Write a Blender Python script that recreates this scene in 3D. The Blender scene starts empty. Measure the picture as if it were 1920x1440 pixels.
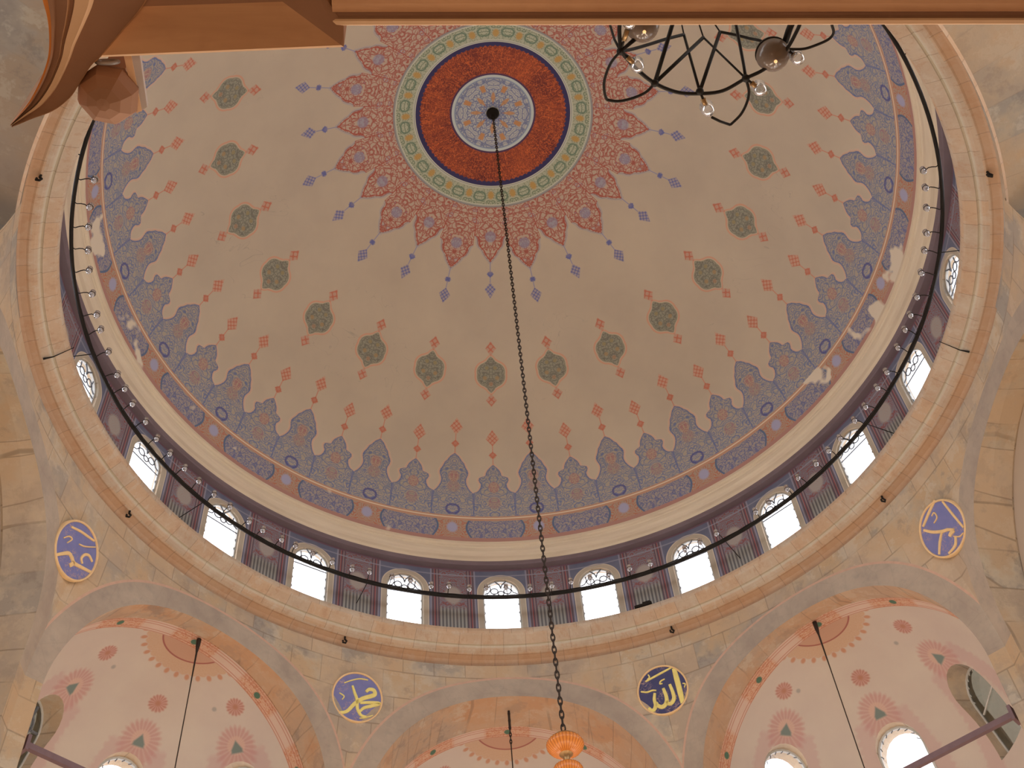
import bpy, bmesh, math, random
from math import sin, cos, radians, degrees, pi, hypot, atan2, sqrt
from mathutils import Vector, Matrix

# ---------------------------------------------------------------- camera
SC = bpy.context.scene
COL = SC.collection
cd = bpy.data.cameras.new('camera')
cam = bpy.data.objects.new('camera', cd)
COL.objects.link(cam)
FW = Vector((0.0665, 0.6036, 0.7945)).normalized()
RT = Vector((0.9977, -0.029, -0.0615)); RT = (RT - FW * RT.dot(FW)).normalized()
UPV = RT.cross(FW)
CAM = Vector((-1.5769, -12.4826, 1.6))
cam.matrix_world = Matrix(((RT.x, UPV.x, -FW.x, CAM.x), (RT.y, UPV.y, -FW.y, CAM.y), (RT.z, UPV.z, -FW.z, CAM.z), (0, 0, 0, 1)))
cd.sensor_width = 36.0
cd.lens = 2260.86 / 1920 * 36
cd.clip_start = 0.05
cd.clip_end = 500
SC.camera = cam

# ---------------------------------------------------------------- sky and exposure
SC.view_settings.view_transform = 'Standard'
SC.view_settings.look = 'None'
SC.view_settings.exposure = 0.0
SC.view_settings.gamma = 1.0
SC.view_settings.use_curve_mapping = False
W = bpy.data.worlds.new('overcast_sky')
SC.world = W
W.use_nodes = True
W.node_tree.nodes['Background'].inputs[0].default_value = (1.0, 0.985, 1.0, 1)
W.node_tree.nodes['Background'].inputs[1].default_value = 3.75

S = 8.75            # radius of the drum in metres; heights are given in drum radii above the eye
EYE = 1.6


def P(r, az, z):
    a = radians(az)
    return Vector((r * sin(a) * S, r * cos(a) * S, z * S + EYE))


def lamp(name, loc, power, color, radius=0.4):
    l = bpy.data.lights.new(name, 'POINT')
    l.energy = power
    l.color = color
    l.shadow_soft_size = radius
    o = bpy.data.objects.new(name, l)
    o.location = loc
    COL.objects.link(o)
    return o


WARM = (1.0, 0.80, 0.60)
# the great ring chandelier below the picture: eight warm lamps
for k in range(8):
    a = 2 * pi * k / 8 + 0.2
    lamp('chandelier_bulb', (4.6 * sin(a), 4.6 * cos(a), 5.2), 260, WARM, 0.5)
# bulb of the lantern under the gallery beside the camera
lamp('gallery_bulb', (-1.9, -12.3, 3.2), 62, (1.0, 0.68, 0.40), 0.25)


# ---------------------------------------------------------------- node expressions
def lin(c):
    c = c / 255.0
    return c / 12.92 if c <= 0.04045 else ((c + 0.055) / 1.055) ** 2.4


LK = (0.49, 0.352, 0.268)   # light the photo's wall colours are seen under


def A(r, g, b, k=1.0):
    """albedo of a surface seen as sRGB r,g,b in the photograph"""
    return tuple(min(0.93, lin(v) / q * k * e) for v, q, e in zip((r, g, b), LK, T.k)) + (1.0,)


class T:
    cur = None
    k = (1.0, 1.0, 1.0)


class X:
    """scalar or vector socket with arithmetic"""
    def __init__(self, s):
        self.s = s

    def __add__(self, o): return mth('ADD', self, o)
    def __radd__(self, o): return mth('ADD', o, self)
    def __sub__(self, o): return mth('SUBTRACT', self, o)
    def __rsub__(self, o): return mth('SUBTRACT', o, self)
    def __mul__(self, o): return mth('MULTIPLY', self, o)
    def __rmul__(self, o): return mth('MULTIPLY', o, self)
    def __truediv__(self, o): return mth('DIVIDE', self, o)
    def __neg__(self): return mth('MULTIPLY', self, -1.0)


def put(sock, v):
    if isinstance(v, X):
        T.cur.links.new(v.s, sock)
    elif isinstance(v, (tuple, list)):
        sock.default_value = v if len(v) == len(sock.default_value) else tuple(v[:len(sock.default_value)])
    else:
        sock.default_value = v


def mth(op, a, b=None, c=None, clamp=False):
    n = T.cur.nodes.new('ShaderNodeMath')
    n.operation = op
    n.use_clamp = clamp
    for i, v in enumerate((a, b, c)):
        if v is not None:
            put(n.inputs[i], v)
    return X(n.outputs[0])


def absx(a): return mth('ABSOLUTE', a)
def mn(a, b): return mth('MINIMUM', a, b)
def mx(a, b): return mth('MAXIMUM', a, b)
def sat(a): return mth('ADD', a, 0.0, clamp=True)
def step(d, w): return mth('MULTIPLY_ADD', d, 1.0 / w, 0.5, clamp=True)   # 1 where d>0
def inside(d, w): return mth('MULTIPLY_ADD', d, -1.0 / w, 0.5, clamp=True)  # 1 where d<0
def band(x, lo, hi, w): return mn(step(x - lo, w), inside(x - hi, w))
def fold(a, period): return mth('PINGPONG', a, period / 2.0)


def vec(x, y, z=0.0):
    n = T.cur.nodes.new('ShaderNodeCombineXYZ')
    for i, v in enumerate((x, y, z)):
        put(n.inputs[i], v)
    return X(n.outputs[0])


def mix(f, a, b):
    n = T.cur.nodes.new('ShaderNodeMix')
    n.data_type = 'RGBA'
    put(n.inputs[0], f)
    put(n.inputs[6], a)
    put(n.inputs[7], b)
    return X(n.outputs[2])


def noise(v, scale, detail=3.0, rough=0.5, dist=0.0, col=False):
    n = T.cur.nodes.new('ShaderNodeTexNoise')
    if v is not None:
        put(n.inputs['Vector'], v)
    n.inputs['Scale'].default_value = scale
    n.inputs['Detail'].default_value = detail
    n.inputs['Roughness'].default_value = rough
    n.inputs['Distortion'].default_value = dist
    return X(n.outputs[1 if col else 0])


def voro(v, scale, feature='F1', rnd=1.0):
    n = T.cur.nodes.new('ShaderNodeTexVoronoi')
    n.feature = feature
    put(n.inputs['Vector'], v)
    n.inputs['Scale'].default_value = scale
    n.inputs['Randomness'].default_value = rnd
    return X(n.outputs[0])


def curve(x, pts, x0, x1, ymax):
    """piecewise profile y(x) through pts"""
    n = T.cur.nodes.new('ShaderNodeFloatCurve')
    f = (x - x0) * (1.0 / (x1 - x0))
    put(n.inputs[1], sat(f))
    c = n.mapping.curves[0]
    q = [((a - x0) / (x1 - x0), b / ymax) for a, b in pts]
    c.points[0].location = q[0]
    c.points[1].location = q[-1]
    for p in q[1:-1]:
        c.points.new(*p)
    for p in c.points:
        p.handle_type = 'VECTOR'
    n.mapping.update()
    return X(n.outputs[0]) * ymax


def xyz():
    g = T.cur.nodes.new('ShaderNodeNewGeometry')
    s = T.cur.nodes.new('ShaderNodeSeparateXYZ')
    T.cur.links.new(g.outputs['Position'], s.inputs[0])
    return X(g.outputs['Position']), X(s.outputs[0]), X(s.outputs[1]), X(s.outputs[2])


def obj_xyz():
    g = T.cur.nodes.new('ShaderNodeTexCoord')
    s = T.cur.nodes.new('ShaderNodeSeparateXYZ')
    T.cur.links.new(g.outputs['Object'], s.inputs[0])
    return X(g.outputs['Object']), X(s.outputs[0]), X(s.outputs[1]), X(s.outputs[2])


def hyp(x, y): return mth('SQRT', x * x + y * y)
def az_deg(x, y): return mth('MULTIPLY', mth('ARCTAN2', x, y), 180 / pi)


def material(name, fn=None, color=None, rough=0.85, metal=0.0, bump=0.0, spec=0.25, **kw):
    m = bpy.data.materials.new(name)
    m.use_nodes = True
    nt = m.node_tree
    T.cur = nt
    T.k = kw.get('k', (1.0, 1.0, 1.0))
    b = nt.nodes['Principled BSDF']
    b.inputs['Roughness'].default_value = rough
    b.inputs['Metallic'].default_value = metal
    b.inputs['Specular IOR Level'].default_value = spec
    if fn:
        r = fn()
        h = None
        if isinstance(r, tuple) and isinstance(r[0], X):
            r, h = r
        put(b.inputs['Base Color'], r)
        if h is not None and bump:
            bn = nt.nodes.new('ShaderNodeBump')
            bn.inputs['Strength'].default_value = bump
            bn.inputs['Distance'].default_value = 0.02
            put(bn.inputs['Height'], h)
            nt.links.new(bn.outputs[0], b.inputs['Normal'])
    elif color:
        T.k = (1.0, 1.0, 1.0)
        pos, x, y, z = obj_xyz()
        n = noise(pos, kw.get('ns', 8.0), 3)
        c = tuple(color)
        d = tuple(v * 0.82 for v in c[:3]) + (1,)
        put(b.inputs['Base Color'], mix(n, d, tuple(min(1, v * 1.12) for v in c[:3]) + (1,)))
    T.k = (1.0, 1.0, 1.0)
    return m


# ---------------------------------------------------------------- the painted dome
RS, ZC = 0.965, 2.162     # dome sphere, in drum radii
PLAS = (160, 133, 109)


def dome_coords():
    pos, x, y, z = xyz()
    x = x * (1 / S); y = y * (1 / S); z = (z - EYE) * (1 / S) - ZC
    rr = hyp(x, y)
    psi = mth('ARCTAN2', rr, z) * (180 / pi)
    az = az_deg(x, y) + 0.5
    return pos, az, psi, rr


def plaster(pos):
    n = noise(pos, 0.5, 4, 0.6)
    n2 = noise(pos, 2.2, 5, 0.7)
    c = mix(step(n - 0.52, 0.35), A(155, 129, 106), A(163, 136, 111))
    return mix(sat((n2 - 0.62) * 3.0) * 0.35, c, A(140, 122, 105))


def scrolls(u, v, k, seed, rings=5.0):
    """mirrored arabesque: two sets of vine lines in local coordinates (drum radii)"""
    p = vec(u * k + seed, v * k, seed * 0.37)
    w = noise(p, 1.6, 1.0)
    d = voro(vec(u * k + seed + w * 0.7, v * k + w * 0.5, 0.0), 1.0, 'F1', 0.75)
    l1 = absx(mth('SINE', d * (rings * 3.1)))
    l2 = voro(vec(u * k * 1.7 + seed + w, v * k * 1.7, 0.0), 1.0, 'DISTANCE_TO_EDGE', 1.0)
    return l1, l2, d


def diamond(u, v, v0, hw, hl):
    """signed distance-like value, <0 inside a lozenge centred at v0"""
    return absx(u) * (1 / hw) + absx(v - v0) * (1 / hl) - 1.0


def lozenge_paint(base, u, v, v0, hw, hl, colr, lat=150.0):
    d = diamond(u, v, v0, hw, hl)
    s = absx(mth('SINE', (u + v) * lat)) * absx(mth('SINE', (u - v) * lat))
    c = mix(step(s - 0.35, 0.3), colr, mix(0.55, colr, A(*PLAS)))
    return mix(inside(d, 0.25), base, c)


ORANGE_RED = A(158, 88, 66)
PALE_LINE = A(182, 132, 105)
BLUE = A(88, 86, 122)
DEG = pi / 180 * RS


def m_disc():
    pos, az, psi, rr = dome_coords()
    f = fold(az, 45.0) * (1 / 57.3)
    u = mth('SINE', f) * rr; v = mth('COSINE', f) * rr
    l1, l2, d = scrolls(u, v, 42, 3.0)
    c = mix(step(l1 - 0.4, 0.4), A(104, 98, 112), A(150, 136, 122))
    c = mix(inside(l2 - 0.07, 0.06) * 0.8, c, A(86, 86, 108))
    pet = band(rr, 0.018, 0.062, 0.006)
    fl = fold(az, 45.0) - 8.0 + absx(rr - 0.045) * 380
    c = mix(inside(fl, 3.0) * pet * 0.85, c, A(160, 105, 62))
    c = mix(band(rr, 0.066, 0.086, 0.004) * inside(fold(az + 22.5, 45.0) - 5.0, 2), c, A(158, 104, 66))
    c = mix(inside(rr - 0.014, 0.004), c, A(78, 66, 72))
    c = mix(step(rr - 0.1035, 0.002), c, A(112, 112, 118))
    return mix(step(rr - 0.107, 0.002), c, A(158, 148, 134))


def m_script():
    pos, az, psi, rr = dome_coords()
    w = noise(pos, 1.1, 2.0)
    t = az * (1 / 57.3)
    a = vec(t * 5 + w * 2, rr * 60, 0.0)
    n1 = noise(a, 1.6, 2.0, 0.5, 1.8)
    l = absx(n1 - 0.5)
    b = vec(t * 22, rr * 26 + w * 3, 4.0)
    n2 = absx(noise(b, 1.2, 2.0, 0.5, 1.2) - 0.5)
    c = mix(step(noise(pos, 0.9, 3) - 0.5, 0.3), A(86, 38, 34), A(122, 54, 36))
    c = mix(inside(l - 0.020, 0.025) * 0.8, c, A(178, 86, 44))
    c = mix(inside(n2 - 0.020, 0.02) * 0.85, c, A(172, 78, 40))
    edge = rr - 0.2040 + absx(mth('SINE', t * 48)) * 0.0035
    c = mix(step(edge, 0.002), c, A(50, 42, 64))
    return mix(inside(rr - 0.1195, 0.002), c, A(66, 44, 60))


def m_scrollring():
    pos, az, psi, rr = dome_coords()
    f = fold(az, 15.0)
    u = f * 0.00427; v = rr - 0.245
    l1, l2, d = scrolls(u, v, 60, 8.0, 4.0)
    c = mix(inside(l1 - 0.45, 0.3), A(146, 134, 108), A(104, 104, 78))
    m = hyp(u * 1.3, v + 0.004) - 0.0115
    c = mix(inside(m, 0.006) * 0.9, c, A(156, 112, 58))
    m2 = absx(hyp(u - 0.028, v) - 0.012) - 0.0022
    c = mix(inside(m2, 0.002), c, A(92, 98, 76))
    o = mx(0.222 - rr, rr - 0.267)
    c = mix(step(o, 0.002), c, A(160, 144, 122))
    c = mix(band(o, 0.0035, 0.005, 0.001), c, A(112, 106, 98))
    return mix(step(rr - 0.2725, 0.001), c, A(118, 104, 96))


def m_star():
    pos, az, psi, rr = dome_coords()
    f = fold(az, 15.0)                    # degrees from the nearest lobe axis
    par = step(fold(az, 30.0) - 7.5, 0.01)  # 0 short lobe, 1 long lobe
    tip = 26.1 + par * 1.7
    s = psi - tip                          # < 0 inside
    hwid = curve(s, [(-12, 9.0), (-4.6, 8.4), (-4.3, 6.6), (-3.8, 5.9), (-3.1, 5.6), (-2.5, 4.9), (-2.0, 3.5), (-1.2, 2.5), (-0.5, 1.2), (0, 0.15), (1, 0.0)], -12, 1, 9.0)
    u = f * rr * (1 / 57.3)
    v = psi * DEG
    d = mx((f - hwid) * rr * (1 / 57.3), s * DEG)
    l1, l2, dd = scrolls(u, v + par * 1.3, 34, 5.0, 5.0)
    ins = mix(step(l1 - 0.40, 0.4), A(140, 74, 58), A(156, 126, 104))
    ins = mix(inside(l2 - 0.075, 0.06) * 0.8, ins, A(138, 70, 56))
    ins = mix(inside(mth('MODULO', dd * 7, 1.0) - 0.3, 0.3) * inside(dd - 0.20, 0.05) * 0.8, ins, A(120, 112, 120))
    rim = band(d, -0.0075, -0.0035, 0.0015)
    ins = mix(rim, ins, A(142, 66, 52))
    core = inside(mth('SQRT', (v - (tip - 4.4) * DEG) * (v - (tip - 4.4) * DEG) + u * u) - 0.016, 0.004)
    ins = mix(core * 0.6, ins, A(116, 110, 120))
    base = plaster(pos)
    c = mix(inside(d, 0.002), base, ins)
    c = mix(band(d, 0.0, 0.0018, 0.0012), c, A(112, 98, 104))
    c = mix(band(d, 0.0040, 0.0056, 0.001) * inside(s - 0.3, 0.3), c, A(138, 122, 116))
    # blue drops
    bl = A(88, 82, 112)
    thin = inside(u - 0.0011, 0.001) * band(s, 0.0, 3.6, 0.1)
    c = mix(thin * 0.9, c, A(110, 102, 120))
    c = lozenge_paint(c, u, v, (tip + 2.1) * DEG, 0.0105, 0.0105, bl)
    q = mn(absx(u) - 0.0065, 1.0)
    sq = inside(mx(absx(u) - 0.0072, absx(v - (tip + 2.1) * DEG) - 0.0062), 0.002)
    c = mix(sq * 0.7, c, bl)
    up = inside(v - (tip + 4.75) * DEG, 0.0001)
    ln = 0.026 + up * -0.006
    d2 = u * (1 / 0.0165) + absx(v - (tip + 4.75) * DEG) / ln - 1.0
    lat = absx(mth('SINE', (u + v) * 260)) * absx(mth('SINE', (u - v) * 260))
    return mix(inside(d2, 0.2), c, mix(step(lat - 0.3, 0.3) * 0.6, bl, A(*PLAS)))


def m_medallions():
    pos, az, psi, rr = dome_coords()
    f = fold(az, 15.0)
    u = f * rr * (1 / 57.3)
    v = (psi - 45.8) * DEG
    ang = mth('ARCTAN2', u, v)
    rad = hyp(u, v)
    sh = 0.0455 + absx(mth('COSINE', ang * 3.0)) * 0.0028 - absx(mth('COSINE', ang)) * 0.0005
    pt = mx(inside(ang - 0.16, 0.3), inside((pi - ang) - 0.16, 0.3))
    d = rad - sh - pt * 0.0110
    base = plaster(pos)
    c = mix(band(d, -0.0025, 0.0022, 0.0015) * 0.85, base, A(170, 116, 88))
    l1, l2, dd = scrolls(u, v, 62, 2.0, 4.0)
    g = mix(step(l1 - 0.55, 0.3), A(108, 94, 78), A(126, 112, 92))
    g = mix(inside(l2 - 0.06, 0.05) * 0.7, g, A(92, 84, 70))
    g = mix(inside(hyp(u - 0.018, v - 0.010) - 0.006, 0.003) * 0.8, g, A(138, 104, 70))
    g = mix(inside(hyp(u - 0.012, v + 0.020) - 0.0055, 0.003) * 0.8, g, A(128, 104, 70))
    g = mix(inside(hyp(u, v - 0.028) - 0.006, 0.003) * 0.7, g, A(140, 98, 70))
    c = mix(inside(d + 0.0068, 0.002), c, g)
    c = mix(band(d, -0.0068, -0.0052, 0.001), c, A(112, 98, 76))
    c = lozenge_paint(c, u, v, -0.0775, 0.0155, 0.021, ORANGE_RED, 170)
    c = lozenge_paint(c, u, v, 0.0765, 0.0155, 0.019, ORANGE_RED, 170)
    # hair cracks in the plaster
    w = noise(pos, 0.8, 3.0, 0.6, 1.0)
    k = inside(absx(w - 0.5) - 0.0016, 0.002) * step(noise(pos, 0.33, 1) - 0.56, 0.1)
    return mix(k * 0.35, c, A(112, 98, 84))


def m_spikes():
    pos, az, psi, rr = dome_coords()
    f = fold(az, 7.5)
    tall = inside(fold(az + 7.5, 15.0) - 3.75, 0.01)   # spikes halfway between the windows are tall
    tip = 62.0 - tall * 1.9
    s = psi - tip
    ht = curve(s, [(-0.5, 0.0), (0.0, 0.1), (0.5, 0.85), (0.9, 1.2), (1.3, 1.45), (1.8, 1.95), (2.5, 2.25), (3.0, 2.6), (3.5, 2.75), (3.9, 2.7), (4.5, 2.4), (5.2, 2.35), (5.9, 2.6), (6.5, 3.0), (7.0, 3.45), (7.2, 3.8), (9.0, 3.9)], -0.5, 9.0, 4.0)
    hs = curve(s, [(-0.5, 0.0), (0.0, 0.1), (0.5, 0.7), (1.0, 1.2), (1.5, 1.45), (2.0, 1.55), (2.15, 2.2), (2.4, 2.75), (2.8, 2.85), (3.2, 2.65), (3.6, 2.4), (4.1, 2.5), (4.6, 2.75), (4.95, 3.2), (5.15, 3.8), (9.0, 3.9)], -0.5, 9.0, 4.0)
    hw = mix(tall, vec(hs, 0, 0), vec(ht, 0, 0))
    sep = T.cur.nodes.new('ShaderNodeSeparateXYZ'); T.cur.links.new(hw.s, sep.inputs[0]); hw = X(sep.outputs[0])
    k = rr * (1 / 57.3)
    u = f * k
    v = psi * DEG
    d = mx((f - hw) * k, -s * DEG)
    base = plaster(pos)
    l1, l2, dd = scrolls(u, v + tall * 2.3, 40, 1.0, 5.0)
    ins = mix(step(l1 - 0.45, 0.4), A(94, 90, 108), A(140, 118, 98))
    ins = mix(inside(l2 - 0.06, 0.06) * 0.6, ins, A(96, 94, 104))
    heart = inside(hyp(u * 1.1, v - (tip + 4.1) * DEG) - 0.017, 0.005)
    ins = mix(heart * 0.65, ins, mix(step(l1 - 0.6, 0.3), A(150, 88, 66), A(148, 112, 88)))
    ins = mix(inside(hyp(u, v - (tip + 7.0 - tall) * DEG) - 0.018, 0.006) * 0.5, ins, mix(step(l1 - 0.5, 0.3), A(152, 92, 68), A(132, 104, 86)))
    navy = inside(absx(hyp(u - 0.004, v - 70.3 * DEG) - 0.014) - 0.003, 0.002) * tall
    ins = mix(navy * 0.8, ins, A(68, 62, 96))
    ins = mix(band(d, -0.0045, -0.0008, 0.0015) * 0.7, ins, A(80, 82, 108))
    c = mix(inside(d, 0.002), base, ins)
    c = mix(band(d, 0.0008, 0.0028, 0.001) * step(s + 0.2, 0.2), c, A(176, 124, 98))
    c = mix(band(d, 0.0048, 0.0064, 0.001) * step(s + 0.2, 0.2) * 0.6, c, A(178, 134, 108))
    # hanging red drops
    rd = ORANGE_RED
    thin = inside(u - 0.0014, 0.001) * band(s, -3.6, 0.0, 0.1)
    c = mix(thin * 0.9, c, A(164, 104, 80))
    c = lozenge_paint(c, u, v, (tip - 1.75) * DEG, 0.012, 0.012, rd, 200)
    sq = inside(mx(absx(u) - 0.0078, absx(v - (tip - 1.75) * DEG) - 0.0072), 0.002)
    c = mix(sq * 0.6, c, rd)
    dn = step(v - (tip - 4.7) * DEG, 0.0001)
    ln = 0.0285 - dn * 0.007
    d2 = u * (1 / 0.0185) + absx(v - (tip - 4.7) * DEG) / ln - 1.0
    lat = absx(mth('SINE', (u + v) * 230)) * absx(mth('SINE', (u - v) * 230))
    return mix(inside(d2, 0.2), c, mix(step(lat - 0.3, 0.3) * 0.6, rd, A(168, 132, 106)))


def m_band():
    pos, az, psi, rr = dome_coords()
    f = fold(az, 15.0)
    u = f * rr * (1 / 57.3)
    v = (psi - 73.7) * DEG
    l1, l2, dd = scrolls(u, v, 46, 6.0, 5.0)
    cart = f - 4.3 - mth('COSINE', v * 55) * 0.7
    blue = mix(step(l1 - 0.5, 0.4), A(94, 86, 98), A(132, 110, 96))
    blue = mix(inside(l2 - 0.05, 0.05) * 0.7, blue, A(80, 76, 102))
    red = mix(step(l1 - 0.5, 0.4), A(146, 84, 62), A(140, 108, 86))
    red = mix(inside(hyp(u - 0.122, v) - 0.016, 0.006), red, A(134, 118, 124))
    c = mix(inside(cart, 0.4), red, blue)
    c = mix(inside(absx(cart) - 0.18, 0.1), c, A(78, 80, 92))
    c = mix(band(psi, 71.5, 72.35, 0.06), c, A(152, 106, 80))
    c = mix(band(psi, 71.75, 71.95, 0.06), c, A(178, 146, 118))
    c = mix(step(psi - 75.6, 0.1), c, A(140, 94, 78))
    pn = noise(pos, 0.9, 3)
    return mix(step(pn - 0.66, 0.03), c, A(176, 148, 122))   # bare plaster where the paint has flaked


def m_cream():
    pos, x, y, z = xyz()
    n = noise(vec(x * 0.3, y * 0.3, z * 6), 3.0, 3)
    return mix(n, A(158, 128, 102), A(184, 150, 120))


MD = [material('painted_disc', m_disc), material('painted_script', m_script), material('painted_scrollwork', m_scrollring),
      material('painted_star', m_star), material('painted_medallions', m_medallions), material('painted_spikes', m_spikes),
      material('painted_border', m_band), material('cream_plaster', m_cream)]


# ---------------------------------------------------------------- mesh helpers
def mesh(name, verts, faces, mats, parent=None, smooth=False, mi=None, loc=None):
    me = bpy.data.meshes.new(name)
    me.from_pydata([tuple(v) for v in verts], [], faces)
    if not isinstance(mats, (list, tuple)):
        mats = [mats]
    for m in mats:
        me.materials.append(m)
    if mi:
        me.polygons.foreach_set('material_index', mi)
    if smooth:
        me.polygons.foreach_set('use_smooth', [True] * len(faces))
    me.update()
    o = bpy.data.objects.new(name, me)
    COL.objects.link(o)
    if parent:
        o.parent = parent
    if loc is not None:
        o.location = loc
    return o


def struct(o, label=None, cat=None):
    o['kind'] = 'structure'
    if label:
        o['label'] = label
    if cat:
        o['category'] = cat
    return o


def tag(o, label, cat, group=None, kind=None):
    o['label'] = label
    o['category'] = cat
    if group:
        o['group'] = group
    if kind:
        o['kind'] = kind
    return o


def thing(name, label, cat, loc=(0, 0, 0), group=None):
    o = bpy.data.objects.new(name, None)
    COL.objects.link(o)
    o.location = loc
    o.empty_display_size = 0.1
    return tag(o, label, cat, group)


def lathe(profile, seg=48, a0=0.0, a1=360.0, cx=0, cy=0, flip=False):
    """profile: (r, z) list in metres; returns verts, faces"""
    full = abs(a1 - a0) >= 359.9
    n = seg if full else seg + 1
    V, F = [], []
    for i in range(n):
        a = radians(a0 + (a1 - a0) * i / seg)
        for r, z in profile:
            V.append((cx + r * sin(a), cy + r * cos(a), z))
    m = len(profile)
    for i in range(seg):
        j = (i + 1) % n
        for k in range(m - 1):
            q = (i * m + k, j * m + k, j * m + k + 1, i * m + k + 1)
            F.append(q if not flip else q[::-1])
    return V, F


def tube(pts, r, seg=8, closed=False, rads=None):
    pts = [Vector(p) for p in pts]
    V, F = [], []
    n = len(pts)
    prev = None
    for i, p in enumerate(pts):
        if closed:
            d = pts[(i + 1) % n] - pts[i - 1]
        else:
            d = pts[min(i + 1, n - 1)] - pts[max(i - 1, 0)]
        d.normalize()
        if prev is None:
            a = Vector((0, 0, 1)) if abs(d.z) < 0.9 else Vector((1, 0, 0))
            u = d.cross(a).normalized()
        else:
            u = (prev - d * prev.dot(d)).normalized()
        prev = u
        w = d.cross(u)
        rr = rads[i] if rads else r
        for k in range(seg):
            t = 2 * pi * k / seg
            V.append(p + u * (cos(t) * rr) + w * (sin(t) * rr))
    for i in range(n if closed else n - 1):
        j = (i + 1) % n
        for k in range(seg):
            l = (k + 1) % seg
            F.append((i * seg + k, i * seg + l, j * seg + l, j * seg + k))
    if not closed:
        F.append(tuple(range(seg))[::-1])
        F.append(tuple((n - 1) * seg + k for k in range(seg)))
    return V, F


def merge(*vf):
    V, F = [], []
    for v, f in vf:
        o = len(V)
        V += list(v)
        F += [tuple(i + o for i in q) for q in f]
    return V, F


def ball(c, r, seg=16, rings=10, sz=1.0):
    c = Vector(c)
    V, F = [], []
    for i in range(rings + 1):
        t = pi * i / rings
        for k in range(seg):
            a = 2 * pi * k / seg
            V.append(c + Vector((r * sin(t) * cos(a), r * sin(t) * sin(a), r * sz * cos(t))))
    for i in range(rings):
        for k in range(seg):
            l = (k + 1) % seg
            F.append((i * seg + k, (i + 1) * seg + k, (i + 1) * seg + l, i * seg + l))
    return V, F


def boxvf(c, ax, ay, az_):
    c = Vector(c); ax = Vector(ax); ay = Vector(ay); az_ = Vector(az_)
    V = [c + ax * i + ay * j + az_ * k for i in (-1, 1) for j in (-1, 1) for k in (-1, 1)]
    return V, [(0, 1, 3, 2), (4, 6, 7, 5), (0, 4, 5, 1), (2, 3, 7, 6), (0, 2, 6, 4), (1, 5, 7, 3)]


def prism(poly, z0, z1):
    n = len(poly)
    V = [(x, y, z0) for x, y in poly] + [(x, y, z1) for x, y in poly]
    F = [tuple(range(n))[::-1], tuple(range(n, 2 * n))]
    F += [(i, (i + 1) % n, n + (i + 1) % n, n + i) for i in range(n)]
    return V, F


def cut(o, cutter):
    """subtract cutter from o and keep only the result"""
    md = o.modifiers.new('cut', 'BOOLEAN')
    md.operation = 'DIFFERENCE'
    md.solver = 'EXACT'
    md.object = cutter
    bpy.context.view_layer.update()
    dg = bpy.context.evaluated_depsgraph_get()
    me = bpy.data.meshes.new_from_object(o.evaluated_get(dg))
    o.modifiers.clear()
    old = o.data
    o.data = me
    bpy.data.meshes.remove(old)
    cm = cutter.data
    bpy.data.objects.remove(cutter)
    bpy.data.meshes.remove(cm)


# ---------------------------------------------------------------- dome surface
prof = []
zone_edges = [0.0, 6.81, 12.82, 16.62, 36.5, 52.6, 71.5, 76.3]
psis = []
for i in range(7):
    n = max(3, int((zone_edges[i + 1] - zone_edges[i]) / 1.2))
    psis += [(zone_edges[i] + (zone_edges[i + 1] - zone_edges[i]) * k / n, i) for k in range(n)]
psis.append((76.3, 6))
NSEG = 192
V, F, MI = [], [], []
V.append((0, 0, (ZC + RS) * S + EYE))
for q, _ in psis[1:]:
    for k in range(NSEG):
        V.append(P(RS * sin(radians(q)), 360 * k / NSEG, ZC + RS * cos(radians(q))))
for k in range(NSEG):
    F.append((0, 1 + k, 1 + (k + 1) % NSEG)); MI.append(0)
for i in range(1, len(psis) - 1):
    b0 = 1 + (i - 1) * NSEG; b1 = b0 + NSEG
    for k in range(NSEG):
        l = (k + 1) % NSEG
        F.append((b0 + k, b1 + k, b1 + l, b0 + l)); MI.append(psis[i][1])
struct(mesh('ceiling', V, F, MD[:7], smooth=True, mi=MI), 'shallow painted dome with a red star, green medallions and a blue spiked border', 'dome')

# cream moulding under the dome
pr = [(0.9420, 2.394), (0.9366, 2.3900), (0.9380, 2.3835), (0.9440, 2.382), (0.9445, 2.378), (0.9475, 2.3765), (0.9480, 2.372), (0.9500, 2.366), (0.9540, 2.361), (0.9600, 2.3575), (0.9680, 2.3560),
      (0.9740, 2.3520), (0.9800, 2.3490), (0.9815, 2.3440), (1.0010, 2.3440)]
V, F = lathe([(r * S, z * S + EYE) for r, z in pr], 192)
mi = []
MAROON = material('maroon_band', color=A(96, 74, 70), ns=2.0)
for i in range(192):
    for k in range(len(pr) - 1):
        mi.append(1 if k >= 11 else 0)
struct(mesh('trim_1', V, F, [MD[7], MAROON], smooth=False, mi=mi), 'cream plaster moulding running round the foot of the dome', 'moulding')


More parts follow.
